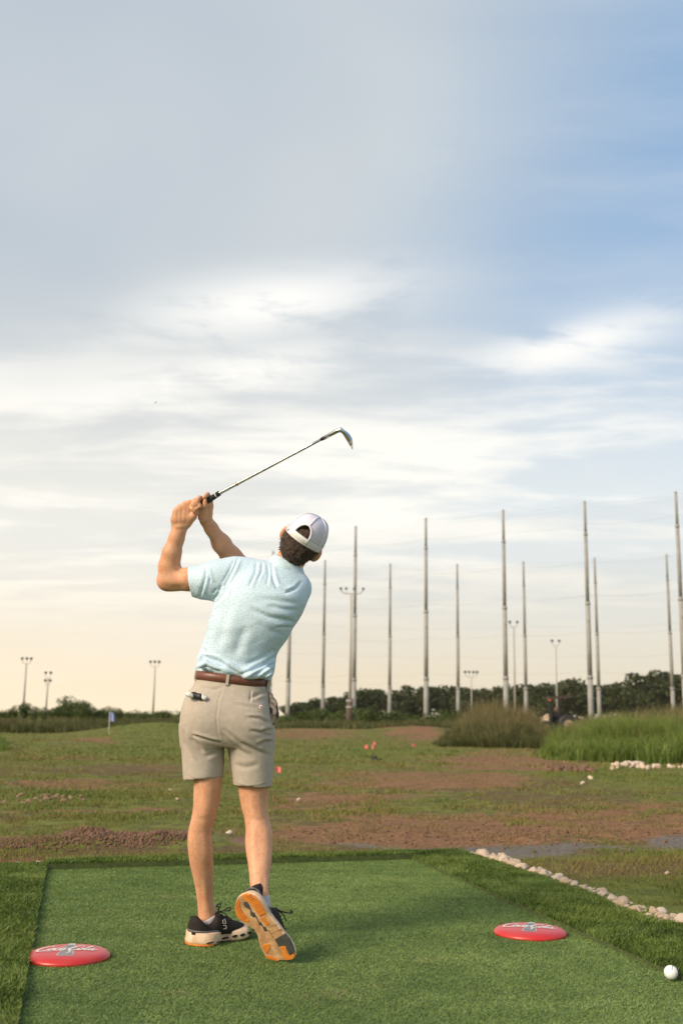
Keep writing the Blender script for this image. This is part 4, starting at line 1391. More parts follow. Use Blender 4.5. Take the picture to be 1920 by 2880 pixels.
cb_ = N.n('ShaderNodeCombineXYZ'); N.set(cb_.inputs[0], N.m('ADD', sp_.outputs[0], N.m('MULTIPLY', sp_.outputs[1], .55))); N.set(cb_.inputs[1], N.m('ADD', sp_.outputs[2], N.m('MULTIPLY', sp_.outputs[1], .35)))
vr.voronoi_dimensions = '2D'
N.set(vr.inputs['Vector'], cb_.outputs[0]); vr.inputs['Scale'].default_value = 105; vr.inputs['Randomness'].default_value = .8
dots = N.ss(vr.outputs['Distance'], .23, .13)
c = N.mix(N.m('MULTIPLY', dots, .5), (0.52, 0.675, 0.785, 1), (0.11, 0.25, 0.34, 1))
N.set(p.inputs['Base Color'], c)
p.inputs['Roughness'].default_value = .62
p.inputs['Sheen Weight'].default_value = .15
b = N.n('ShaderNodeBump'); b.inputs['Strength'].default_value = .35; b.inputs['Distance'].default_value = .006
N.set(b.inputs['Height'], N.noise(co, 22, 4, .55, .8)); N.set(p.inputs['Normal'], b.outputs[0])
shirt = link('polo_shirt', mesh_np('polo_shirt', V, F), shirt_m, man)
# fold-over collar round the neck
def ring_pts(c, ax_u, ax_v, ru, rv, n=40, e=2.0):
    return [c + ax_u * (ru * math.cos(2 * math.pi * k / n)) + ax_v * (rv * math.sin(2 * math.pi * k / n)) for k in range(n)]
cu = wp(850, 1590, 4.15) - wp(766, 1563, 4.15); cu /= np.linalg.norm(cu)
cv = np.array((0.0, 1.0, 0.12)); cv -= cu * (cu @ cv); cv /= np.linalg.norm(cv)
cn = np.cross(cu, cv); cn = cn if cn[2] > 0 else -cn
c_top, c_bot = wp(808, 1573, 4.155), wp(799, 1601, 4.15)
rr_ = [(c_bot - cn * .001, .0735, .074), (c_bot + cn * .004, .0745, .075), (c_bot * .5 + c_top * .5, .0660, .068), (c_top, .0600, .062), (c_top + cn * .002, .0575, .059), (c_bot * .5 + c_top * .5, .0585, .060)]
mb = MB()
mb.rings([ring_pts(c_, cu, cv, a_, b_) for c_, a_, b_ in rr_], False)
link('collar', mb.mesh('collar', True), shirt_m, shirt)

# ------------------------------------------------------------------ shorts
Q = Field((wp(485, 2000, 4.1)[0], 3.97, wp(700, 2255, 4.05)[2]), (wp(800, 2000, 4.1)[0], 4.36, wp(600, 1880, 4.1)[2]), 0.0042)
PEL = [rowpx(*r) for r in ((1888, 553, 752, 4.162, .106), (1912, 550, 756, 4.16, .109), (1930, 544, 758, 4.158, .112), (1950, 529, 760, 4.153, .118), (1970, 519, 762, 4.148, .124), (1995, 511, 764, 4.143, .130), (2025, 507, 767, 4.14, .132), (2055, 506, 770, 4.142, .128), (2085, 508, 771, 4.146, .115), (2100, 509, 771, 4.15, .10))]
Q.stack(PEL, .02, e=2.35)
SL = [rowpx(*r) for r in ((2040, 506, 636, 4.135, .100), (2080, 507, 631, 4.14, .098), (2110, 510, 630, 4.14, .092), (2150, 513.5, 630, 4.14, .088), (2185, 516, 626.5, 4.14, .086), (2250, 518, 624, 4.14, .085))]
SR = [rowpx(*r) for r in ((2040, 628, 771, 4.135, .100), (2080, 634, 772, 4.14, .098), (2110, 640, 771, 4.143, .092), (2150, 648, 769, 4.145, .088), (2185, 653, 767, 4.147, .086), (2260, 657, 763, 4.15, .084))]
Q.stack(SL, .010, e=2.2)
Q.stack(SR, .010, e=2.2)
# seat: two soft masses towards us
Q.ellipsoid(wp(575, 2030, 4.07), np.eye(3), (.070, .052, .085), .03)
Q.ellipsoid(wp(695, 2035, 4.07), np.eye(3), (.075, .052, .085), .03)
Q.shell(.0085)
xm = wp(640, 2150, 4.1)[0]
Q.cut(wp(570, 2190, 4.14), (0.10, -0.02, -1), (Q.lo[0], 3.9, Q.lo[2]), (xm, 4.5, wp(600, 2120, 4.1)[2]))
Q.cut(wp(710, 2212, 4.14), (-.05, -0.02, -1), (xm, 3.9, Q.lo[2]), (9, 4.5, wp(600, 2120, 4.1)[2]))
bl, br = wp(551, 1899, 4.15), wp(755, 1926, 4.15)
tv = br - bl; tv /= np.linalg.norm(tv)
bn = np.cross(tv, np.array((0, 1, 0))); bn = bn if bn[2] > 0 else -bn
Q.cut(wp(650, 1905, 4.15), bn)
V, F = Q.surface(2)
SF = [
    ([(538, 2068), (560, 2074), (590, 2083), (622, 2091)], 4, .008), ([(535, 2075), (556, 2096), (573, 2118)], 6, .005),
    ([(632, 1926), (622, 1950), (614, 1975), (609, 2022), (612, 2060), (623, 2092)], 2.2, .0022),
    ([(625, 2050), (675, 2090), (722, 2112), (764, 2128)], 6, .0045), ([(620, 2062), (660, 2100), (700, 2128)], 6, .004),
    ([(690, 2018), (730, 2021), (764, 2038)], 4.5, .0045), ([(735, 2060), (768, 2052)], 5, .006), ([(722, 2098), (745, 2088), (768, 2086)], 5, .006), ([(700, 2055), (735, 2062), (766, 2072)], 5, .004),
    ([(653, 1977), (738, 1990)], 2.5, .003), ([(654, 1982), (738, 1995)], 2.5, .003), ([(706, 1942), (703, 1978)], 3, .003), ([(735, 1950), (700, 1965)], 5, .004), ([(755, 1945), (712, 1958)], 5, .003),
    ([(530, 1958), (580, 1969)], 2.5, .004), ([(534, 1978), (533, 1990)], 3, .003), ([(560, 1935), (600, 1940), (625, 1936)], 5, .003),
    ([(514, 2050), (520, 2090), (540, 2140)], 5, .004), ([(625, 2100), (600, 2120), (575, 2130)], 6, .003), ([(655, 2150), (690, 2160), (730, 2150)], 8, .003),
    ([(517, 2176), (545, 2192), (568, 2197), (595, 2196), (622, 2184)], 2.2, .002), ([(657, 2203), (697, 2215), (730, 2211), (764, 2198)], 2.2, .002),
]
SF = [(a_, w_ * .9, d_ * 1.15) for a_, w_, d_ in SF]
V = crease(V, F, SF)
V += vnormals(V, F) * ((fbm(V * np.array((10, 10, 13)), 3, 95) - .5) * .006)[:, None]
short_m = mat('tan_twill', (0.43, 0.382, 0.322), .78, bump=(34, .3, .004), col2=(0.395, 0.348, 0.288), vscale=70, spec=.25)
nt = short_m.node_tree
shorts = link('shorts', mesh_np('shorts', V, F), short_m, man)

# belt: a leather band following the waist
brown = mat('brown_leather', (0.115, 0.042, 0.028), .42, col2=(0.16, 0.062, 0.038), vscale=25, bump=(120, .15, .001))
mid = (bl + br) / 2
bw = float(np.linalg.norm(br - bl)) / 2
cv = np.array((0, 1.0, 0)); 
def belt_ring(off, grow):
    n, e = 56, 2.35
    r = []
    for k in range(n):
        a = 2 * math.pi * k / n
        cx, sy = math.cos(a), math.sin(a)
        r.append(mid + tv * (bw + grow) * math.copysign(abs(cx) ** (2 / e), cx) + cv * (.1115 + grow) * math.copysign(abs(sy) ** (2 / e), sy) + bn * off + np.array((0, .01, 0)))
    return r
mb = MB()
mb.rings([belt_ring(-.0165, .001), belt_ring(-.016, .0045), belt_ring(0, .0052), belt_ring(.016, .0045), belt_ring(.0165, .001)], False)
belt = mb.build('belt', brown, man, True)
for x, y, rt in ((557, 1900, 0), (640, 1912, 0), (752, 1926, 0)):
    q = wp(x, y, 4.046 if x == 640 else 4.07)
    t_ = tv
    if x == 557: q = wp(553, 1899, 4.115)
    if x == 752: q = wp(755, 1928, 4.11)
    mb = MB()
    Mx = Matrix((tuple(t_), (0, 1, 0), tuple(bn))).transposed()
    mb.box(q, (.011, .012, .043), Mx)
    mb.build('belt_loop', short_m, shorts)
tagm = mat('label_white', (0.75, 0.72, 0.70), .7)
mb = MB(); mb.box(wp(733, 1988, 4.030), (.011, .012, .012)); tg = mb.build('brand_tab', tagm, shorts)
mb = MB(); mb.box(wp(733, 1988, 4.0225), (.0055, .003, .0065)); mb.build('tab_emblem', mat('tab_red', (.45, .16, .16), .7), shorts)

# ------------------------------------------------------------------ cap, hair
CAPR = (.0825, .105, .113)
def cap_pt(az, el, g=0.0):
    """az 0 = back of the head, el 0 = band, 1 = button"""
    t = el * math.pi / 2
    r, f = math.sin(az), -math.cos(az)
    ce, se = max(0.0, math.cos(t)) ** .66, math.sin(t)
    return hp((CAPR[0] + g) * r * ce, (CAPR[1] + g) * f * ce, (CAPR[2] + g) * se)
def band_drop(az):
    return 0.0
nA_, nE_ = 128, 40
cap_v, cap_f = [], []
for j in range(nE_ + 1):
    for i in range(nA_):
        az = -math.pi + 2 * math.pi * i / nA_
        cap_v.append(cap_pt(az, j / nE_))
def arch(az, el):
    # opening at the back above the strap
    return ((az + .06) / .40) ** 2 + (max(el - .155, 0) / .27) ** 2 < 1 and el >= .155
white_mesh = bpy.data.materials.new('cap_mesh')
white_mesh.use_nodes = True
N = NT(white_mesh.node_tree)
out = N.n('ShaderNodeOutputMaterial'); p = N.n('ShaderNodeBsdfPrincipled'); N.set(out.inputs[0], p.outputs[0])
co = N.n('ShaderNodeTexCoord').outputs['Object']
vr = N.n('ShaderNodeTexVoronoi'); N.set(vr.inputs['Vector'], co); vr.inputs['Scale'].default_value = 330
N.set(p.inputs['Base Color'], N.mix(N.ss(vr.outputs['Distance'], .35, .15), (0.68, 0.66, 0.78, 1), (0.44, 0.42, 0.55, 1)))
p.inputs['Roughness'].default_value = .7
white_fab = mat('cap_white', (0.76, 0.73, 0.80), .75)
purple = mat('cap_purple', (0.085, 0.06, 0.17), .7)
def cap_piece(test, m, name, parent, g=0.0):
    f = []
    for j in range(nE_):
        for i in range(nA_):
            azc = -math.pi + 2 * math.pi * (i + .5) / nA_
            elc = (j + .5) / nE_
            if test(azc, elc) and not arch(azc, elc):
                f.append((j * nA_ + i, j * nA_ + (i + 1) % nA_, (j + 1) * nA_ + (i + 1) % nA_, (j + 1) * nA_ + i))
    me = bpy.data.meshes.new(name)
    used = sorted({i for q in f for i in q}); mp = {a: b for b, a in enumerate(used)}
    me.from_pydata([tuple(cap_v[i]) for i in used], [], [tuple(mp[i] for i in q) for q in f])
    bm = bmesh.new(); bm.from_mesh(me)
    bmesh.ops.recalc_face_normals(bm, faces=bm.faces)
    bmesh.ops.solidify(bm, geom=bm.faces[:], thickness=.003)
    bm.to_mesh(me); bm.free()
    me.polygons.foreach_set('use_smooth', np.ones(len(me.polygons), dtype=bool))
    return link(name, me, m, parent)
cap = empty('cap', (0, 0, 0)); cap.parent = man; cap.matrix_parent_inverse = Matrix.Translation(-Vector(man.location))
front = lambda az, el: abs(az) > 2.15
cap_piece(lambda a, e: not front(a, e) and e > .16, white_mesh, 'mesh_panel', cap)
cap_piece(lambda a, e: not front(a, e) and 0.0 <= e <= .16, white_fab, 'sweatband', cap)
cap_piece(front, purple, 'front_panel', cap)
def strip(fn, w, n=20):
    mb = MB()
    pts = [fn(i / (n - 1)) for i in range(n)]
    mb.tube(pts, w, 6, True, .8)
    return mb
for a0, e0 in ((-.03, .43), (1.08, .0), (-1.08, .0), (2.15, 0), (-2.15, 0)):
    strip(lambda t: cap_pt(a0, e0 + (1 - e0) * t * .995, .001), .0036).build('seam', white_fab, cap, True)
strip(lambda t: cap_pt(-.06 + .42 * math.cos(math.pi * t), .155 + .285 * math.sin(math.pi * t), .001), .0048, 28).build('arch_trim', white_fab, cap, True)
mb = MB()
for i in range(14):
    az0, az1 = -.44 + .88 * i / 14, -.44 + .88 * (i + 1) / 14
mb.rings([[cap_pt(az, e, g) for e, g in ((.035, .001), (.035, .004), (.155, .004), (.155, .001))] for az in np.linspace(-.52, .40, 18)], True)
mb.build('strap', mat('strap_white', (.80, .79, .76), .5), cap, True)
for i in range(6):
    mb = MB(); q0 = cap_pt(-.36 + .1 * i, .095, .0035); q1 = cap_pt(-.36 + .1 * i, .095, .005)
    mb.tube([q0, q1], .0022, 8); mb.build('snap', mat('snap', (.55, .54, .52), .5) if i == 0 else bpy.data.materials['snap'], cap)
mb = MB(); bt = cap_pt(0, 1.0); mb.tube([bt - HU * .003, bt + HU * .002, bt + HU * .004], [.006, .006, .003], 12); mb.build('button', purple, cap, True)
mb = MB()   # brim
top, bot = [], []
rings = []
for i in range(25):
    a = math.pi - 1.05 + 2.10 * i / 24
    inner = cap_pt(a, 0.0)
    ext = .072 * math.sin(math.pi * i / 24) ** .6 if 0 < i < 24 else .001
    o1 = inner + HF * ext - HU * (.012 * math.sin(math.pi * i / 24)) * 0 - HU * (.02 * (1 - math.sin(math.pi * i / 24)))
    rings.append([inner + HU * .0015, o1 + HU * .0015, o1 - HU * .0015, inner - HU * .0015])
mb.rings(rings, True)
mb.build('brim', purple, cap, True)

Hf = Field(head_c - .17, head_c + .17, .0036)
Hf.ellipsoid(hp(0, 0.0, 0.015), (HR, HF, HU), (.0755, .094, .080), .02)
Hf.ellipsoid(hp(0, -.024, -.018), (HR, HF, HU), (.0725, .073, .080), .02)
Hf.chain([(hp(.004, -.035, -.045), .055), (hp(.010, -.028, -.068), .040)], .02)
Hf.cut(hp(0, .018, 0), HF + HU * .25)
Hf.cut(hp(0, 0, .085), HU)
for s_ in (-1, 1):
    Hf.ellipsoid(hp(s_ * .094, .012, -.055), (HR, HF, HU), (.03, .035, .038), 0, True)
V, F = Hf.surface(2)
nn = vnormals(V, F)
V += nn * ((fbm(V * 75, 3, 77) - .5) * .013)[:, None]
hair_m = bpy.data.materials.new('hair')
hair_m.use_nodes = True
N = NT(hair_m.node_tree)
out = N.n('ShaderNodeOutputMaterial'); p = N.n('ShaderNodeBsdfPrincipled'); N.set(out.inputs[0], p.outputs[0])
co = N.n('ShaderNodeTexCoord').outputs['Object']
N.set(p.inputs['Base Color'], N.mix(N.ss(N.noise(co, 130, 4, .7, 1.5), .35, .75), (0.022, 0.013, 0.009, 1), (0.13, 0.075, 0.045, 1)))
p.inputs['Roughness'].default_value = .55
b = N.n('ShaderNodeBump'); b.inputs['Strength'].default_value = .9; b.inputs['Distance'].default_value = .006
N.set(b.inputs['Height'], N.noise(co, 160, 4, .7, 2.0)); N.set(p.inputs['Normal'], b.outputs[0])
link('hair', mesh_np('hair', V, F), hair_m, man)
# short strands breaking up the outline
mb = MB()
vis = np.where((nn[:, 1] < .6))[0]
for i in RNG.choice(vis, 900):
    d = nn[i] * .3 - HU * .8 + RNG.normal(0, .45, 3)
    d /= np.linalg.norm(d)
    q = V[i]; s_ = np.cross(d, nn[i]); s_ /= np.linalg.norm(s_) + 1e-9
    L = RNG.uniform(.006, .014)
    mb.add([q - s_ * .0014, q + s_ * .0014, q + d * L + nn[i] * .002], [(0, 1, 2)])
ho = mb.build('hair_strands', hair_m, [o for o in man.children if o.name.startswith('hair')][0])
ho['kind'] = 'stuff'

# ------------------------------------------------------------------ shoes
cream = mat('sole_foam', (0.68, 0.52, 0.37), .75, col2=(0.52, 0.36, 0.23), vscale=22, bump=(90, .3, .002))
orange = mat('gum_rubber', (0.66, 0.235, 0.03), .5, col2=(0.52, 0.165, 0.03), vscale=30, bump=(140, .3, .0015))
dark_rub_shade = mat('grey_rubber_hollow_shade', (0.062, 0.066, 0.06), .65, var=.4, vscale=60)
black_knit = mat('black_knit', (0.012, 0.0115, 0.0105), .8, col2=(0.028, 0.02, 0.015), vscale=24, bump=(420, .5, .0012), spec=.25)
grey_stripe = mat('heel_stripe', (0.10, 0.095, 0.095), .5)
sock_m = mat('grey_sock', (0.42, 0.42, 0.46), .85, bump=(300, .4, .001))
lace_m = mat('black_lace', (0.008, 0.008, 0.008), .75)
logo_m = mat('pale_print', (0.62, 0.58, 0.52), .6)
hole_shade_m = mat('pod_hollow_shade', (0.02, 0.016, 0.014), .8)

# sole plane of the raised foot
Zs = lambda u, v: (500 + u / 4.3555, 2200 + v / 4.3555)
toe_g = gp(*Zs(1255, 2193))
RO = wp(*Zs(840, 1375), toe_g[1] - .035)
sx_ = toe_g - RO; sx_ /= np.linalg.norm(sx_)
sz_ = np.array((0.54, 0.80, 0.26)); sz_ -= sx_ * (sx_ @ sz_); sz_ /= np.linalg.norm(sz_)
sy_ = np.cross(sz_, sx_)
def sole_xy(u, v):
    d = ray(*Zs(u, v))
    t = ((RO - CAMP) @ sz_) / (d @ sz_)
    q = CAMP + d * t - RO
    return (q @ sx_, q @ sy_)
OUT_Z = [(690, 1560), (698, 1475), (735, 1405), (795, 1366), (870, 1360), (940, 1390), (1000, 1445), (1050, 1530), (1090, 1615), (1150, 1690), (1228, 1780), (1290, 1860), (1350, 1930), (1400, 2010), (1432, 2085), (1438, 2140), (1412, 2175), (1340, 2192), (1250, 2195), (1130, 2175), (1078, 2150), (1050, 2105), (1010, 2030), (988, 1960), (980, 1900), (955, 1850), (920, 1800), (850, 1760), (785, 1722), (735, 1680), (703, 1620)]
OUTL = [sole_xy(*q) for q in OUT_Z]
def smooth_loop(pts, it=2):
    for _ in range(it):
        q = []
        for i in range(len(pts)):
            a, b_ = np.array(pts[i]), np.array(pts[(i + 1) % len(pts)])
            q += [tuple(a * .75 + b_ * .25), tuple(a * .25 + b_ * .75)]
        pts = q
    return pts
OUTL = smooth_loop(OUTL, 1)
oc = np.mean(OUTL, 0)
SLEN = max(q[0] for q in OUTL)
def make_shoe(O, X, Yv, Zv, side, parent, name, label):
    """O heel origin; X heel->toe, Yv across, Zv up through the foot; side mirrors the outline"""
    def L(x, y, z):
        return O + X * x + Yv * (y * side) + Zv * z
    shoe = empty(name, (0, 0, 0)); shoe.parent = parent; shoe.matrix_parent_inverse = Matrix.Translation(-Vector(parent.location))
    shoe['label'] = label
    oc_ = oc
    zk = .62 if side > 0 else 1.0
    def lp(s, z, dz=lambda x: 0):
        return [L(oc_[0] + (q[0] - oc_[0]) * s[0], oc_[1] + (q[1] - oc_[1]) * s[1], (z + dz(q[0])) * zk) for q in OUTL]
    spring = lambda x: 0.028 * max(0, (x - .19) / .10) ** 2 if side < 0 else 0
    heel = lambda x: .012 * max(0, 1 - x / .16)
    mb = MB()
    mb.rings([lp((.93, .90), .0, spring), lp((.985, .975), .005, spring), lp((1, 1), .012, spring), lp((.975, .95), .0225, lambda x: spring(x) + heel(x) * .5), lp((.965, .93), .032, lambda x: spring(x) + heel(x)), lp((.90, .80), .035, lambda x: spring(x) + heel(x))])
    sole = mb.build('midsole', cream, shoe, True)
    # upper, lofted from heel to toe
    st = [(.004, .020, .070, .0), (.012, .030, .090, .0), (.03, .037, .098, 0), (.05, .040, .080, 0), (.07, .041, .063, 0), (.09, .041, .062, 0), (.11, .041, .080, 0), (.125, .042, .102, 0), (.14, .043, .094, 0), (.165, .0445, .083, 0), (.195, .046, .071, 0), (.225, .0455, .062, 0), (.25, .041, .055, 0), (.268, .034, .047, 0), (.282, .022, .038, 0), (.288, .008, .03, 0)]
    yc = lambda x: np.interp(x, [0, .05, .12, .2, .29], [np.mean([q[1] for q in OUTL if abs(q[0] - t) < .03]) for t in (.03, .05, .12, .2, .26)])
    sc_ = SLEN / .297
    rg = []
    for x, w, h, _ in st:
        z0 = (.026 + heel(x * sc_) * .8) * zk + spring(x * sc_)
        r = []
        for k in range(22):
            a = math.pi * (k / 21) 
            cx, sn = math.cos(a), math.sin(a)
            yy = w * math.copysign(abs(cx) ** .75, cx) * (1 - .12 * sn * (1 if x > .1 else .3))
            r.append(L(x * sc_, yc(x * sc_) + yy, z0 + (h + (.008 if x < .02 else 0) + spring(x * sc_) * .3 - (z0 - .026) - .026) * sn ** .72))
        rg.append(r)
    mb = MB(); mb.rings(rg)
    up = mb.build('upper', black_knit, shoe, True)
    # grey stripe round the heel
    mb = MB()
    pts = []
    for x, s2 in [(x, 1) for x in np.linspace(.115, .02, 8)] + [(.004, .6), (.001, 0), (.004, -.6)] + [(x, -1) for x in np.linspace(.02, .115, 8)]:
        w = np.interp(x, [q[0] for q in st], [q[1] for q in st]) + .0012
        pts.append(L(x * sc_ - .001, yc(x * sc_) + s2 * w, .0385 + heel(x * sc_) * .8 + spring(x)))
    mb.tube(pts, .0042, 6, True)
    mb.build('heel_stripe', grey_stripe, shoe, True)
    # laces: crossings and a loose bow
    for i in range(4):
        x = .135 + .022 * i
        h = np.interp(x, [q[0] for q in st], [q[2] for q in st])
        mb = MB()
        pts = [L(x * sc_, yc(x * sc_) + .026 * t, h + .0025 - .010 * abs(t) ** 2.4 + spring(x * sc_)) for t in np.linspace(-1, 1, 9)]
        mb.tube(pts, .0026, 6); mb.build('lace', lace_m, up, True)
    x, h = .142, .100
    for sgn in (-1, 1):
        mb = MB()
        pts = [L(x * sc_ + .030 * math.sin(t * math.pi) * .7 + .012 * t, yc(x * sc_) + sgn * (.008 + .045 * math.sin(t * math.pi * .5)) if t < 1 else yc(x), h + .016 * math.sin(t * math.pi) + .010 * t) for t in np.linspace(0, .98, 10)]
        pts += [L(x * sc_ + .03 * (1 - t), yc(x * sc_) + sgn * (.05 * (1 - t) + .006), h + .004 + .008 * (1 - t)) for t in np.linspace(.2, 1, 6)]
        mb.tube(pts, .0022, 6); mb.build('lace_bow', lace_m, up, True)
        mb = MB()
        pts = [L(x * sc_ + .03 * t, yc(x * sc_) + sgn * (.006 + .042 * t), h + .002 - .030 * t * t) for t in np.linspace(0, 1, 7)]
        mb.tube(pts, .0022, 6); mb.build('lace_end', lace_m, up, True)
    return shoe, sole, up, L, sc_, st, yc, spring, heel

shoeR, soleR, upR, LR, *_ = make_shoe(RO, sx_, sy_, sz_, 1, man, 'shoe', 'right black shoe raised on its toe, orange sole showing')
def pad(poly, m, name, z0=-.0028, z1=.003, shoe=soleR, inset=1.0):
    q = [sole_xy(*a) for a in poly]
    n = len(q)
    cx, cy = np.mean([a[0] for a in q]), np.mean([a[1] for a in q])
    mb = MB()
    lo = [LR(cx + (a[0] - cx) * .94, cy + (a[1] - cy) * .94, z0) for a in q]
    mi = [LR(a[0], a[1], z0 + .0012) for a in q]
    hi = [LR(a[0], a[1], z1) for a in q]
    mb.rings([lo, mi, hi])
    return mb.build(name, m, shoe)
tan_plate = mat('worn_sole', (0.56, 0.36, 0.185), .8, col2=(0.36, 0.20, 0.09), vscale=26, bump=(90, .3, .002))
pc_ = (1045, 1790)
pad([(pc_[0] + (a - pc_[0]) * .955, pc_[1] + (b_ - pc_[1]) * .975) for a, b_ in OUT_Z], tan_plate, 'sole_plate', -.0010, .003)
pad([(700, 1560), (712, 1480), (742, 1425), (762, 1470), (768, 1530), (795, 1590), (850, 1645), (880, 1695), (870, 1718), (800, 1712), (745, 1672), (712, 1620)], orange, 'tread_pad')
pad([(785, 1385), (840, 1368), (900, 1378), (960, 1415), (1015, 1480), (1050, 1545), (1082, 1612), (1012, 1650), (960, 1580), (925, 1520), (870, 1470), (815, 1440)], orange, 'tread_pad')
pad([(1020, 1665), (1062, 1645), (1125, 1740), (1085, 1765)], orange, 'tread_pad')
pad([(1032, 2010), (1062, 1985), (1128, 1980), (1140, 2010), (1108, 2085), (1085, 2105)], orange, 'tread_pad')
pad([(1072, 2128), (1100, 2118), (1180, 2150), (1248, 2180), (1240, 2192), (1130, 2172), (1082, 2150)], orange, 'tread_pad')
pad([(1250, 2025), (1290, 1998), (1325, 2030), (1345, 2100), (1370, 2132), (1430, 2100), (1434, 2140), (1408, 2172), (1330, 2186), (1290, 2150), (1280, 2080)], orange, 'tread_pad')
pad([(1192, 1925), (1250, 1890), (1315, 1858), (1375, 1930), (1410, 2020), (1428, 2085), (1372, 2122), (1345, 2060), (1320, 1995), (1235, 2010)], dark_rub_shade, 'tread_pad', -.0035)
for i in range(9):      # fine ribs moulded across the heel pads
    t = i / 8
    for a, b_ in (((840 + 150 * t, 1410 + 150 * t), (900 + 150 * t, 1375 + 170 * t)), ((715 + 60 * t, 1530 + 150 * t), (755 + 85 * t, 1510 + 145 * t))):
        pa, pb = sole_xy(*a), sole_xy(*b_)
        mb = MB(); mb.tube([LR(pa[0], pa[1], -.003), LR(pb[0], pb[1], -.003)], .0013, 5)
        mb.build('tread_rib', orange, soleR)
# central channel: dark pads paint in the shade of its hollows
for poly in ([(805, 1470), (850, 1465), (885, 1520), (880, 1560), (835, 1540), (812, 1510)], [(890, 1585), (940, 1600), (965, 1650), (930, 1660), (890, 1630)], [(985, 1710), (1020, 1715), (1040, 1755), (1000, 1755)], [(1040, 1775), (1075, 1770), (1105, 1830), (1060, 1825)],
             [(870, 1530), (885, 1530), (915, 1590), (900, 1595)], [(950, 1640), (965, 1645), (1000, 1715), (985, 1712)], [(1025, 1745), (1040, 1750), (1060, 1785), (1045, 1782)]):
    pad(poly, dark_rub_shade, 'channel_shade', -.0020)
for poly in ([(1100, 1815), (1120, 1805), (1180, 1900), (1165, 1910)], [(1110, 1770), (1200, 1745), (1203, 1750), (1112, 1777)], [(1150, 1850), (1280, 1790), (1283, 1796), (1153, 1857)]):
    pad(poly, mat('worn_groove', (.30, .18, .09), .9) if 'worn_groove' not in bpy.data.materials else bpy.data.materials['worn_groove'], 'sole_groove', -.0018)
# sock above the raised shoe
mb = MB()
qa, qb = wp(737, 2560, 4.0), wp(730, 2500, 4.03)
sk = Field(qa - .12, qa + .14, .004)
sk.stack([tuple(np.array(r) + np.array((0, 0, 0, .0025, .0025))) for r in [rowpx(2518, 711, 757, 3.987, .038), rowpx(2532, 716, 758, 3.976, .037), rowpx(2552, 722, 760, 3.964, .036)]], .01)
V, F = sk.surface(1)
link('sock', mesh_np('sock', V, F), sock_m, man)

# standing (left) foot
X = np.array((math.cos(.56), math.sin(.56), 0.0))
OL = gp(523, 2654)
shoeL, soleL, upL, LL, sc2, st2, yc2, spr2, heel2 = make_shoe(OL + np.array((0, 0, .001)), X, np.cross((0, 0, 1), X), np.array((0, 0, 1.0)), -1, man, 'shoe', 'left black shoe flat on the turf, heel towards the viewer')
near = 1 if (np.cross((0, 0, 1), X) * -1)[1] < 0 else -1        # which local side faces us
def side_pt(x, z, push=0.0):
    ys_ = [q for q in OUTL if abs(q[0] - x) < .02]
    e_ = max(ys_, key=lambda q: q[1] * near)[1]
    return LL(x, e_ * .985 + near * push, z + spr2(x))
for x, l_, z, hh in ((.055, .016, .0115, .0025), (.095, .013, .0105, .0025), (.135, .016, .0135, .0035), (.172, .012, .017, .0045), (.205, .011, .018, .005), (.235, .009, .018, .005), (.258, .007, .018, .004)):
    mb = MB()
    rg = []
    for px_ in (-.002, .0016):
        rg.append([side_pt(x, 0, px_) * 0 + (LL(x + l_ * math.cos(a), (max([q for q in OUTL if abs(q[0] - x) < .02], key=lambda q: q[1] * near)[1]) * .985 + near * px_, z + hh * math.sin(a) + spr2(x) + .12 * l_ * math.cos(a))) for a in np.linspace(0, 2 * math.pi, 13)[:-1]])
    mb.rings(rg); mb.build('foam_hollow_shade', hole_shade_m, soleL)  # dark plugs on the foam, their colour standing in for shade inside openings
# gum pad under the heel
mb = MB()
qq = [q for q in OUTL if q[0] < .075]
hp_ = sorted(qq, key=lambda q: math.atan2(q[1] - oc[1], q[0] - .05))
mb.rings([[LL(q[0] * .98 + .001, oc[1] + (q[1] - oc[1]) * .99, z) for q in hp_] for z in (-.0012, .0055)]); mb.build('heel_pad', orange, soleL)
# logo strokes on the side
def up_side(x, z):
    w = np.interp(x / sc2, [q[0] for q in st2], [q[1] for q in st2])
    h = np.interp(x / sc2, [q[0] for q in st2], [q[2] for q in st2])
    z0 = .026
    sn = min(1, max(0, (z - z0) / (h - z0))) ** (1 / .72)
    cx = math.sqrt(max(0, 1 - sn * sn))
    return LL(x, yc2(x) + near * (w * cx ** .75 * (1 - .12 * sn) + .0012), z)
for path in ([(.127, .066), (.127, .075), (.133, .0765), (.139, .075), (.1395, .068), (.1385, .0635), (.131, .0635), (.127, .066)], [(.139, .0635), (.141, .079)], [(.127, .046), (.1385, .046), (.1395, .052), (.138, .0575), (.127, .0575)]):
    mb = MB(); mb.tube([up_side(x, z) for x, z in path], .0011, 5); mb.build('logo_stroke', logo_m, upL)
for x in (.062, .072):
    mb = MB(); mb.tube([up_side(x, .052), up_side(x, .066)], .0013, 5); mb.build('stitch', grey_stripe, upL)
qa = wp(590, 2600, 4.21)
sk = Field(qa - .13, qa + .13, .004)
sk.stack([tuple(np.array(r) + np.array((0, 0, 0, .0025, .0025))) for r in [rowpx(2560, 557, 609, 4.204, .038), rowpx(2580, 558, 612, 4.207, .039), rowpx(2600, 559, 614, 4.21, .041), rowpx(2625, 560, 616, 4.212, .041)]], .01)
sk.cut(wp(590, 2580, 4.2), (-.45, -.05, .88))
V, F = sk.surface(1)
link('sock', mesh_np('sock', V, F), sock_m, man)
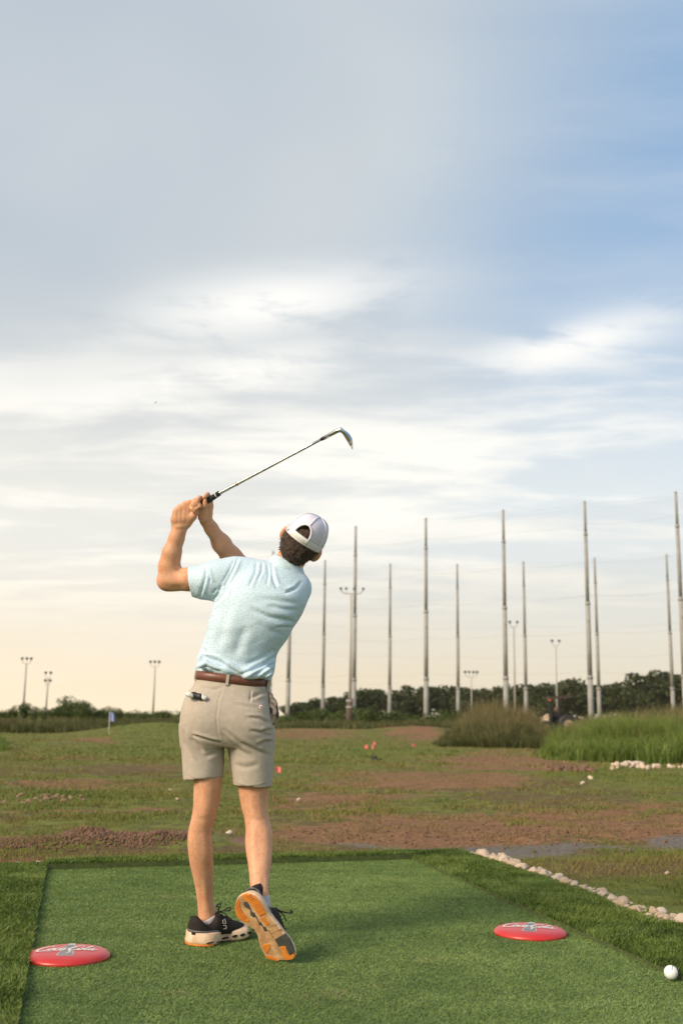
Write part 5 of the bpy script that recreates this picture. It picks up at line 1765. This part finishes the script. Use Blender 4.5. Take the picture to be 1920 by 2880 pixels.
# ================================================================== THINGS ON AND AROUND THE TEE
# ---- golf club
chrome = mat('polished_steel', (0.62, 0.60, 0.57), .22, metal=1.0)
shaft_m = mat('shaft_steel', (0.55, 0.53, 0.49), .28, metal=1.0)
grip_m = mat('grip_rubber', (0.016, 0.016, 0.016), .7, bump=(500, .6, .001))
club = tag(empty('golf_club', tuple(wp(545, 1432, 4.12))), 'steel wedge with black grip held over the golfer\'s shoulder', 'golf club')
g0, g1 = wp(521, 1450, 4.135), wp(617, 1387, 4.065)
hz_ = wp(906, 1234, 3.86)
ax = (hz_ - g1); 
mb = MB(); mb.tube([g0, g0 * .97 + g1 * .03, g1], [.0125, .0135, .0105], 12); gr = mb.build('grip', grip_m, club, True)
mb = MB(); t0 = g0 * .10 + g1 * .90; t1 = g0 * .075 + g1 * .925; mb.tube([t0, t1], .0114, 12); mb.build('grip_ring', whitem, gr, True)
mb = MB(); t0 = g0 * 1.01 - g1 * .01; mb.tube([g0 + (g0 - g1) * .03, g0], [.0105, .0128], 12); mb.build('grip_cap', whitem, gr, True)
pts, rad = [], []
for i in range(9):
    t = i / 8
    pts += [g1 + ax * (t * .99), g1 + ax * min(.99, t * .99 + .004)]
    r = .0072 - .0024 * t
    rad += [r, r - .0002]
mb = MB(); mb.tube(pts, rad, 12); mb.build('shaft', shaft_m, club, True)
b0 = g1 + ax * .17
mb = MB(); mb.tube([b0, b0 + ax * .012], .0079, 12); mb.build('shaft_band', mat('copper_band', (.55, .28, .16), .4, metal=.6), club, True)
mb = MB(); mb.tube([hz_ - ax * .012, hz_ + ax * .014], [.0062, .0074], 12); mb.build('ferrule', blk, club, True)
he = wp(948, 1211.5, 3.825)
mb = MB(); mb.tube([hz_ + ax * .013, hz_ * .4 + he * .6, he, wp(958, 1209, 3.82), wp(966, 1214, 3.816)], [.0073, .0076, .0085, .0098, .007], 12); mb.build('hosel', chrome, club, True)
# blade: wedge sections from heel to toe (inner sole edge, ridge, outer face curve, far topline)
sec = [((956, 1212), (960, 1211), (962, 1208), 0), ((964, 1221), (970, 1217), (973, 1212), .2), ((971, 1232), (979, 1227), (983, 1221), .45), ((978, 1243), (986, 1239), (990, 1233), .7), ((984, 1254), (990, 1252), (992, 1247), .9), ((990, 1263), (992, 1262), (992.5, 1259), 1.0)]
rg = []
for a, b_, c_, t in sec:
    dp = .012 + .042 * math.sin(math.pi * min(1, .25 + .75 * t) * .8)
    A, B_, C_ = wp(*a, 3.815), wp(*b_, 3.805), wp(*c_, 3.815)
    rg.append([A, B_, C_, C_ + np.array((-.004, dp, .006)), A + np.array((0.002, dp * .9, .006))])
mb = MB(); mb.rings(rg); hd2 = mb.build('club_head', chrome, club, False)

# ---- things in the pockets
gl = tag(empty('golf_glove', tuple(wp(547, 1952, 4.02))), 'folded black and white glove sticking out of the left back pocket', 'glove')
glk = mat('glove_black', (0.02, 0.021, 0.026), .55, bump=(60, .4, .002))
glw = mat('glove_white', (0.62, 0.62, 0.58), .65, bump=(80, .4, .002))
def blob(pts, k, m, name, parent, h=.003):
    P_ = np.array([p_[0] for p_ in pts]); rm = max(p_[1] for p_ in pts) + .02
    f = Field(P_.min(0) - rm, P_.max(0) + rm, h)
    f.chain(pts, k)
    V, F = f.surface(2)
    return link(name, mesh_np(name, V, F), m, parent)
PY = 4.024
gb = blob([(wp(527, 1953, PY + .015), .009), (wp(545, 1956, PY + .006), .011), (wp(563, 1960, PY), .010), (wp(572, 1963, PY), .008)], .01, glk, 'palm', gl)
blob([(wp(525, 1953, PY + .008), .007), (wp(533, 1954, PY), .009), (wp(541, 1958, PY - .001), .008)], .008, glw, 'cuff', gl)
blob([(wp(524, 1947, PY + .012), .003), (wp(535, 1949, PY + .004), .003), (wp(550, 1951, PY + .002), .0025)], .004, glw, 'hem', gl)
blob([(wp(571, 1955, PY - .004), .006), (wp(570, 1961, PY - .006), .006), (wp(575, 1965, PY - .007), .007), (wp(579, 1962, PY - .005), .006)], .004, glw, 'finger', gl)
tw = tag(empty('patterned_cloth', tuple(wp(770, 1990, 4.10))), 'dark patterned cloth hanging from the right front pocket', 'cloth')
twm = bpy.data.materials.new('patterned_cloth')
twm.use_nodes = True
N = NT(twm.node_tree)
out = N.n('ShaderNodeOutputMaterial'); p = N.n('ShaderNodeBsdfPrincipled'); N.set(out.inputs[0], p.outputs[0])
co = N.n('ShaderNodeTexCoord').outputs['Object']
N.set(p.inputs['Base Color'], N.mix(N.ss(N.noise(co, 42, 3, .6, .5), .44, .56), (0.05, 0.04, 0.035, 1), (0.38, 0.30, 0.23, 1)))
p.inputs['Roughness'].default_value = .85
f = Field(wp(745, 2060, 4.0), wp(800, 1930, 4.26), .0038)
f.chain([(wp(757, 1955, 4.12), .012), (wp(765, 1985, 4.12), .021), (wp(769, 2012, 4.115), .020), (wp(768, 2032, 4.11), .013)], .01)
V, F = f.surface(2)
V += vnormals(V, F) * ((fbm(V * 55, 2, 5) - .5) * .010)[:, None]
link('cloth_folds', mesh_np('cloth_folds', V, F), twm, tw)

# ---- tee markers: red domed discs with a printed bottle and script lettering
redm = bpy.data.materials.new('red_disc')
redm.use_nodes = True
N = NT(redm.node_tree)
out = N.n('ShaderNodeOutputMaterial'); p = N.n('ShaderNodeBsdfPrincipled'); N.set(out.inputs[0], p.outputs[0])
co = N.n('ShaderNodeTexCoord').outputs['Object']
N.set(p.inputs['Base Color'], N.mix(N.ss(N.noise(co, 14, 5, .65), .42, .72), (0.50, 0.013, 0.010, 1), (0.46, 0.034, 0.028, 1)))
N.set(p.inputs['Roughness'], N.m('ADD', .30, N.m('MULTIPLY', N.noise(co, 9, 4, .6), .25)))
p.inputs['Coat Weight'].default_value = .3
p.inputs['Coat Roughness'].default_value = .28
print_w = mat('print_white', (0.74, 0.70, 0.66), .5)
print_d = mat('print_bottle', (0.25, 0.22, 0.225), .5, var=.4, vscale=30)
print_l = mat('print_glass', (0.50, 0.55, 0.54), .5)
SCRIPT = [   # cursive strokes: (points, relative thickness) on a 0..10 by 0..2 baseline
    ([(2.1, 1.75), (1.8, 2.05), (1.2, 2.0), (.55, 1.5), (.15, .8), (.2, .25), (.7, .05), (1.4, .2), (2.0, .45)], 1.5),
    ([(2.45, 1.05), (2.15, 1.0), (1.9, .6), (2.05, .25), (2.4, .25), (2.65, .65), (2.45, 1.05), (2.85, .95)], 1.2),
    ([(3.55, .95), (3.3, 1.1), (3.0, .75), (3.0, .35), (3.3, .2), (3.7, .4)], 1.2),
    ([(4.45, 1.0), (4.1, 1.1), (3.8, .7), (3.85, .3), (4.15, .25), (4.45, .65), (4.55, 1.1), (4.45, .45), (4.6, .22), (4.9, .4)], 1.2),
    ([(4.95, .72), (5.35, .80)], 1.3),
    ([(7.2, 1.7), (6.9, 2.05), (6.2, 1.95), (5.7, 1.4), (5.4, .75), (5.5, .25), (6.0, .08), (6.6, .25), (7.1, .5)], 1.5),
    ([(7.35, 1.05), (7.0, 1.0), (6.8, .6), (6.95, .25), (7.3, .25), (7.55, .65), (7.35, 1.05), (7.75, .95)], 1.2),
    ([(7.85, .9), (8.35, 1.7), (8.5, 2.1), (8.25, 1.9), (8.0, .9), (7.95, .35), (8.2, .2), (8.5, .5)], 1.2),
    ([(9.2, 1.0), (8.85, 1.1), (8.55, .7), (8.6, .3), (8.9, .25), (9.2, .65), (9.3, 1.1), (9.2, .45), (9.4, .22), (10.0, .75)], 1.2),
    ([(1.2, .12), (2.2, -.12), (3.4, .0), (4.6, .1)], .7),
]
def smooth_line(pts, n=5):
    pts = [np.array(p_, float) for p_ in pts]
    o = []
    for i in range(len(pts) - 1):
        p0, p1, p2, p3 = pts[max(i - 1, 0)], pts[i], pts[i + 1], pts[min(i + 2, len(pts) - 1)]
        for k in range(n):
            t = k / n
            o.append(.5 * (2 * p1 + (p2 - p0) * t + (2 * p0 - 5 * p1 + 4 * p2 - p3) * t * t + (3 * p1 - p0 - 3 * p2 + p3) * t ** 3))
    o.append(pts[-1])
    return o
def marker(near_px, left_px, right_px, yaw, label):
    pf = gp(*near_px)
    a, b_ = gp(*left_px), gp(*right_px)
    R_ = np.linalg.norm(b_ - a) / 2
    c_ = np.array(((a[0] + b_[0]) / 2, pf[1] + R_, 0))
    Hh = .042
    prof = [(1.0, -.006), (1.0, .003), (.985, .007), (.94, .0125), (.88, .0165), (.76, .0205), (.5, .0235), (.25, .0245), (.01, .025)]
    def hz2(r):
        return float(np.interp(r, [q[0] for q in prof][::-1], [q[1] for q in prof][::-1]))
    root = tag(empty('tee_marker', tuple(c_)), label, 'tee marker', 'red tee markers')
    mb = MB()
    mb.rings([[c_ + np.array((R_ * r * math.cos(t), R_ * r * math.sin(t), z)) for t in np.linspace(0, 2 * math.pi, 65)[:-1]] for r, z in prof])
    disc = mb.build('disc', redm, root, True)
    ca, sa = math.cos(yaw), math.sin(yaw)
    def S(x, y, lift=.0008):      # x,y in units of R on the face, y away from the viewer
        X, Y = x * ca - y * sa, x * sa + y * ca
        return c_ + np.array((X * R_, Y * R_, hz2(math.hypot(x, y)) + lift))
    def ribbon(line, w, m, name, lift):
        q = smooth_line(line, 5)
        mb = MB()
        L_, R2 = [], []
        for i, pnt in enumerate(q):
            t = q[min(i + 1, len(q) - 1)] - q[max(i - 1, 0)]
            t = t / (np.linalg.norm(t) + 1e-9)
            nn_ = np.array((-t[1], t[0]))
            taper = .45 + .55 * math.sin(math.pi * i / (len(q) - 1)) ** .5
            L_.append(S(*(pnt + nn_ * w * taper), lift)); R2.append(S(*(pnt - nn_ * w * taper), lift))
        n = len(q)
        mb.add(L_ + R2, [(i, n + i, n + i + 1, i + 1) for i in range(n - 1)])
        mb.build(name, m, disc)
    # bottle silhouette standing across the face
    half = [(-.62, .155), (-.56, .185), (-.40, .165), (-.22, .135), (-.05, .150), (.12, .165), (.28, .13), (.42, .085), (.56, .066), (.72, .062), (.80, .075), (.86, .072)]
    def bottle(m, name, lift, grow, ylo, yhi):
        mb = MB()
        ys2 = np.linspace(ylo, yhi, 26)
        for y0, y1 in zip(ys2[:-1], ys2[1:]):
            w0, w1 = (float(np.interp(y, [h_[0] for h_ in half], [h_[1] for h_ in half])) + grow for y in (y0, y1))
            for k in range(4):
                f0, f1 = -1 + k * .5, -.5 + k * .5
                mb.add([S(w0 * f0, y0, lift), S(w0 * f1, y0, lift), S(w1 * f1, y1, lift), S(w1 * f0, y1, lift)], [(0, 1, 2, 3)])
        mb.build(name, m, disc)
    bottle(print_l, 'bottle_outline', .0008, .014, -.62, .87)
    bottle(print_d, 'bottle_print', .0012, -.004, -.59, .50)
    ribbon([(.02, -.45), (.07, -.30), (.05, -.18)], .018, print_w, 'bottle_glint', .0016)
    for ln, w in SCRIPT:
        ribbon([((x - 5) * .142 + .05 * (y - 1), (y - 1) * .25 + .06) for x, y in ln], .019 * w, print_w, 'lettering', .0017)
    return root
marker((175, 2719), (77, 2690), (316, 2682), .10, 'red domed tee marker with white script at the lower left')
marker((1490, 2646), (1384, 2616), (1590, 2624), -.22, 'red domed tee marker with white script right of the golfer')

# ---- golf balls
ballm = mat('ball_white', (0.80, 0.80, 0.80), .28, coat=.4)
def ball_mesh(r):
    bm = bmesh.new()
    bmesh.ops.create_icosphere(bm, subdivisions=4, radius=r)
    ctr = []
    ga = math.pi * (3 - 5 ** .5)
    for i in range(140):
        z = 1 - 2 * (i + .5) / 140
        ctr.append((math.cos(ga * i) * math.sqrt(1 - z * z), math.sin(ga * i) * math.sqrt(1 - z * z), z))
    C_ = np.array(ctr)
    for v in bm.verts:
        d = np.array(v.co) / r
        m_ = (C_ @ d).max()
        ang = math.acos(min(1, m_))
        if ang < .11:
            v.co *= 1 - .012 * (1 - (ang / .11) ** 2)
    me = bpy.data.meshes.new('ball'); bm.to_mesh(me); bm.free()
    me.polygons.foreach_set('use_smooth', np.ones(len(me.polygons), dtype=bool))
    return me
bq = gp(1887, 2758)
BR = .0225
bo = tag(link('golf_ball', ball_mesh(BR), ballm), 'white golf ball lying against the turf edge at the lower right', 'golf ball', 'golf balls')
bo.location = (bq[0], bq[1], BR + .001)
mb = MB()
pts = [(BR * 1.004 * math.sin(.25) , BR * 1.004 * math.cos(.25) * math.cos(t), BR * 1.004 * math.cos(.25) * math.sin(t)) for t in np.linspace(.5, 2.6, 16)]
M_ = Matrix.Rotation(-.35, 3, 'Z')
mb.tube([M_ @ Vector(p_) for p_ in pts], .0008, 5)
ls = link('alignment_line', mb.mesh('alignment_line'), mat('line_ink', (.10, .10, .16), .5)); ls.parent = bo
fq = wp(437, 1131, 27.0)
fb = tag(link('golf_ball', ball_mesh(.024), mat('ball_backlit', (0.5, 0.5, 0.5), .5)), 'tiny ball in flight, a grey speck high in the sky', 'golf ball', 'golf balls')  # white ball given a grey base colour to paint in its backlit side
fb.location = tuple(fq)

# ---- stones
stone_m = []
for i, (c1_, c2_) in enumerate((((.60, .48, .37), (.44, .32, .22)), ((.68, .59, .49), (.50, .40, .31)), ((.56, .41, .30), (.66, .55, .45)))):
    stone_m.append(mat('limestone', c1_, .85, col2=c2_, vscale=28, bump=(45, .7, .008)))
ROCKS = []
for s in range(7):
    bm = bmesh.new()
    bmesh.ops.create_icosphere(bm, subdivisions=2, radius=1)
    rs = np.random.default_rng(300 + s)
    cuts = rs.normal(0, 1, (7, 3)); cuts /= np.linalg.norm(cuts, axis=1)[:, None]
    offs = rs.uniform(.55, .85, 7)
    for v in bm.verts:
        d = np.array(v.co)
        for c_, o_ in zip(cuts, offs):
            e = d @ c_ - o_
            if e > 0:
                d = d - c_ * e * .92
        v.co = Vector(d * (1 + .10 * (vnoise(np.array(v.co) * 3 + s * 9) - .5)))
    me = bpy.data.meshes.new('rock'); bm.to_mesh(me); bm.free()
    me.materials.append(stone_m[s % 3])
    ROCKS.append(me)
red_stone = mat('reddish_stone', (.36, .23, .16), .9, col2=(.24, .14, .09), vscale=20, bump=(45, .7, .008))
RED = []
for me in ROCKS[:4]:
    m2 = me.copy(); m2.materials.clear(); m2.materials.append(red_stone); RED.append(m2)
def rock(x, y, z, r, label, group, flat=.7, pool=None):
    o = bpy.data.objects.new('rock', random.choice(pool or ROCKS))
    COL.objects.link(o)
    o.location = (x, y, z + r * flat * .55)
    o.rotation_euler = (random.uniform(-.9, .9), random.uniform(-.9, .9), random.uniform(0, 6.28))
    o.scale = (r * random.uniform(.9, 1.3), r * random.uniform(.8, 1.1), r * flat * random.uniform(.8, 1.15))
    return tag(o, label, 'rock', group)
Z6 = lambda u_, v_: (1200 + u_ / 2.178, 2200 + v_ / 2.178)
EDGE = [(240, 455), (350, 475), (450, 510), (540, 548), (640, 580), (760, 625), (860, 660), (960, 695), (1080, 745), (1160, 790), (1260, 825), (1340, 850), (1430, 878), (1500, 890), (1568, 905), (1800, 985), (2100, 1090)]
G1 = 'pale stones edging the right turf strip'
EP = [gp(*Z6(*q)) for q in EDGE]
cum = [0]
for a, b_ in zip(EP[:-1], EP[1:]):
    cum.append(cum[-1] + np.linalg.norm(b_ - a))
nrm_ = np.array((ROCK_B - ROCK_A)[:2]); nrm_ = np.array((-nrm_[1], nrm_[0])); nrm_ /= np.linalg.norm(nrm_)
if nrm_[0] < 0:
    nrm_ = -nrm_
s_pos = 0.0
while s_pos < cum[-1]:
    x = np.interp(s_pos, cum, [q[0] for q in EP]); y = np.interp(s_pos, cum, [q[1] for q in EP])
    r = .011 + .026 * random.random() ** 1.5
    rock(x + nrm_[0] * (r * .9 + .012), y + nrm_[1] * (r * .9 + .012), .004, r, 'pale limestone rock in the front line of stones edging the right turf', G1, random.uniform(.5, .95))
    if random.random() < .85:
        o_ = random.uniform(.05, .10); r2 = random.uniform(.016, .032)
        rock(x + nrm_[0] * o_ + random.uniform(-.02, .02), y + nrm_[1] * o_, random.uniform(-.012, .008), r2, 'smaller limestone rock behind the front line edging the right turf', G1)
    s_pos += r * random.uniform(1.0, 1.4)
for (u_, v_, r), l in zip(((630, 555, .042), (470, 478, .030), (775, 588, .036), (1150, 762, .040), (1400, 815, .036), (1560, 822, .034), (1145, 720, .024), (1530, 870, .042)),
        ('large flat pale rock near the far end of the stone line', 'upright rock near the far end of the stone line', 'large pinkish rock a third along the stone line', 'large block in the middle of the stone line', 'large pointed rock towards the near end of the stone line', 'upright rock at the right edge of the picture', 'grey pointed rock standing above the stone line', 'big pale rock at the right picture edge')):
    q = gp(*Z6(u_, v_ + 18))
    rock(q[0] + nrm_[0] * .03, q[1] + nrm_[1] * .03, -.004, r, l, G1, .8)
for x, y, r, l in ((45, 2441, .045, 'pale stone behind the left turf, leftmost'), (66, 2441, .022, 'tiny stone behind the left turf, between two bigger ones'), (110, 2440, .045, 'pinkish stone behind the left turf, middle of three'), (158, 2437, .04, 'flat stone behind the turf at the tee\'s back left corner'), (252, 2433, .018, 'tiny white stone on the back edge of the tee'),
                   (1250, 2406, .042, 'single stone at the back right corner of the turf'), (645, 2358, .045, 'lone pale stone on bare ground between the golfer\'s shins'), (668, 2432, .028, 'small white stone behind the tee left of the golfer\'s right shin'), (690, 2431, .03, 'small white stone behind the tee hidden by the right shin'), (803, 2429, .022, 'small stone just right of the golfer\'s right shin'),
                   (842, 2252, .06, 'brown stone right of the golfer\'s thigh'), (480, 2227, .05, 'white stone left of the golfer\'s knee, upper'), (500, 2254, .05, 'white stone left of the golfer\'s knee, lower'), (1660, 2195, .07, 'small pale stone below the right stone pile'), (1638, 2208, .07, 'pale stone on the bare ground right of centre'), (1875, 2460, .022, 'small white stone in the grass at the right edge')):
    q = gp(x, y, FIELD_Z)
    rock(q[0], q[1], ground_z(q[0], q[1]), r * (.75 if y > 2300 else .6), l, 'loose stones on the field', .6)
for i in range(34):      # heap by the tall grass
    x = random.uniform(1718, 1842); y = 2152 + random.uniform(-8, 5) - 5 * math.exp(-((x - 1775) / 30) ** 2)
    q = gp(x, y)
    rock(q[0], q[1], ground_z(q[0], q[1]), random.uniform(.035, .085), 'white stone in the heap in front of the tall green grass', 'stone heap by the tall grass', .9)
for i in range(10):
    x = random.uniform(1845, 1990); q = gp(x, 2148 + random.uniform(-5, 5))
    rock(q[0], q[1], ground_z(q[0], q[1]), random.uniform(.04, .07), 'small stone scattered right of the white stone heap', 'stone heap by the tall grass', .8)
for i in range(70):      # scatter of rubble on the left
    x = random.uniform(-60, 235); y = 2244 + random.uniform(-14, 14) * (1 - .6 * max(0, x) / 235)
    q = gp(x, y)
    rock(q[0], q[1], ground_z(q[0], q[1]), random.uniform(.010, .030), 'small reddish stone in the rubble patch at the left edge', 'rubble patch at the left edge', .6, RED)

# clods of dug soil
clod_m = mat('soil_clod', (0.12, 0.065, 0.04), .95, col2=(0.20, 0.115, 0.07), vscale=18, bump=(60, .6, .006))
def clods(name, n, line, spread, r0, r1, label):
    V, F, o_ = [], [], 0
    bv = np.array([(0, 0, 1), (0, 0, -1), (1, 0, 0), (-1, 0, 0), (0, 1, 0), (0, -1, 0)], float)
    bf = np.array([(0, 2, 4), (0, 4, 3), (0, 3, 5), (0, 5, 2), (1, 4, 2), (1, 3, 4), (1, 5, 3), (1, 2, 5)])
    t = RNG.random(n) * (len(line) - 1)
    k = t.astype(int); f_ = (t - k)[:, None]
    L_ = np.array(line)
    q = L_[k] * (1 - f_) + L_[k + 1] * f_
    q[:, 0] += RNG.normal(0, spread[0], n); q[:, 1] += RNG.normal(0, spread[1], n)
    r = (r0 + (r1 - r0) * RNG.random(n) ** 2.2)
    q[:, 2] = terrain_height(q) + r * .2
    V = [(bv[None] * r[:, None, None] * RNG.uniform(.5, 1.4, (n, 6, 3)) + q[:, None]).reshape(-1, 3)]
    F = [(bf[None] + (np.arange(n) * 6)[:, None, None]).reshape(-1, 3)]
    tag(link(name, mesh_np(name, np.concatenate(V), np.concatenate(F), False), clod_m), label, 'soil', kind='stuff')
clods('soil_clods', 8000, [gp(-150, 2380), gp(60, 2374), gp(240, 2366), gp(400, 2362), gp(560, 2352)], (.05, .13), .003, .015, 'ridge of crumbled brown soil across the left of the field')
clods('soil_crumbs', 700, [gp(900, 2330), gp(1300, 2335), gp(1600, 2345), gp(1950, 2335)], (.2, .45), .004, .020, 'crumbs of red soil strewn over the bare ground on the right')
clods('dug_earth', 160, [gp(1545, 2158), gp(1640, 2156)], (.08, .25), .02, .09, 'small heap of dug red earth in the right mid field')
# each stone's label says its place in its row or patch
def number(objs, key, fmt):
    for i, o in enumerate(sorted(objs, key=key)):
        o['label'] = fmt % ord_(i + 1)
def ord_(n):
    if n in (1, 2, 3):
        return ('first', 'second', 'third')[n - 1]
    return '%d%s' % (n, 'th' if 10 < n % 100 < 14 else {1: 'st', 2: 'nd', 3: 'rd'}.get(n % 10, 'th'))
AR = [o for o in bpy.data.objects if o.get('category') == 'rock']
pxs = lambda o: float(proj(np.array(o.location))[0])
number([o for o in AR if o['label'].startswith('pale limestone rock in the front')], pxs, 'pale stone, %s from the far end of the front row edging the turf')
number([o for o in AR if o['label'].startswith('smaller limestone')], pxs, 'small stone, %s from the far end of the back row edging the turf')
number([o for o in AR if o['label'].startswith('small reddish')], pxs, 'small reddish stone, %s from the left in the rubble patch')
number([o for o in AR if o['label'].startswith('white stone in the heap')], pxs, 'white stone, %s from the left in the heap before the tall grass')
number([o for o in AR if o['label'].startswith('small stone scattered')], pxs, 'small stone, %s to the right of the white stone heap')
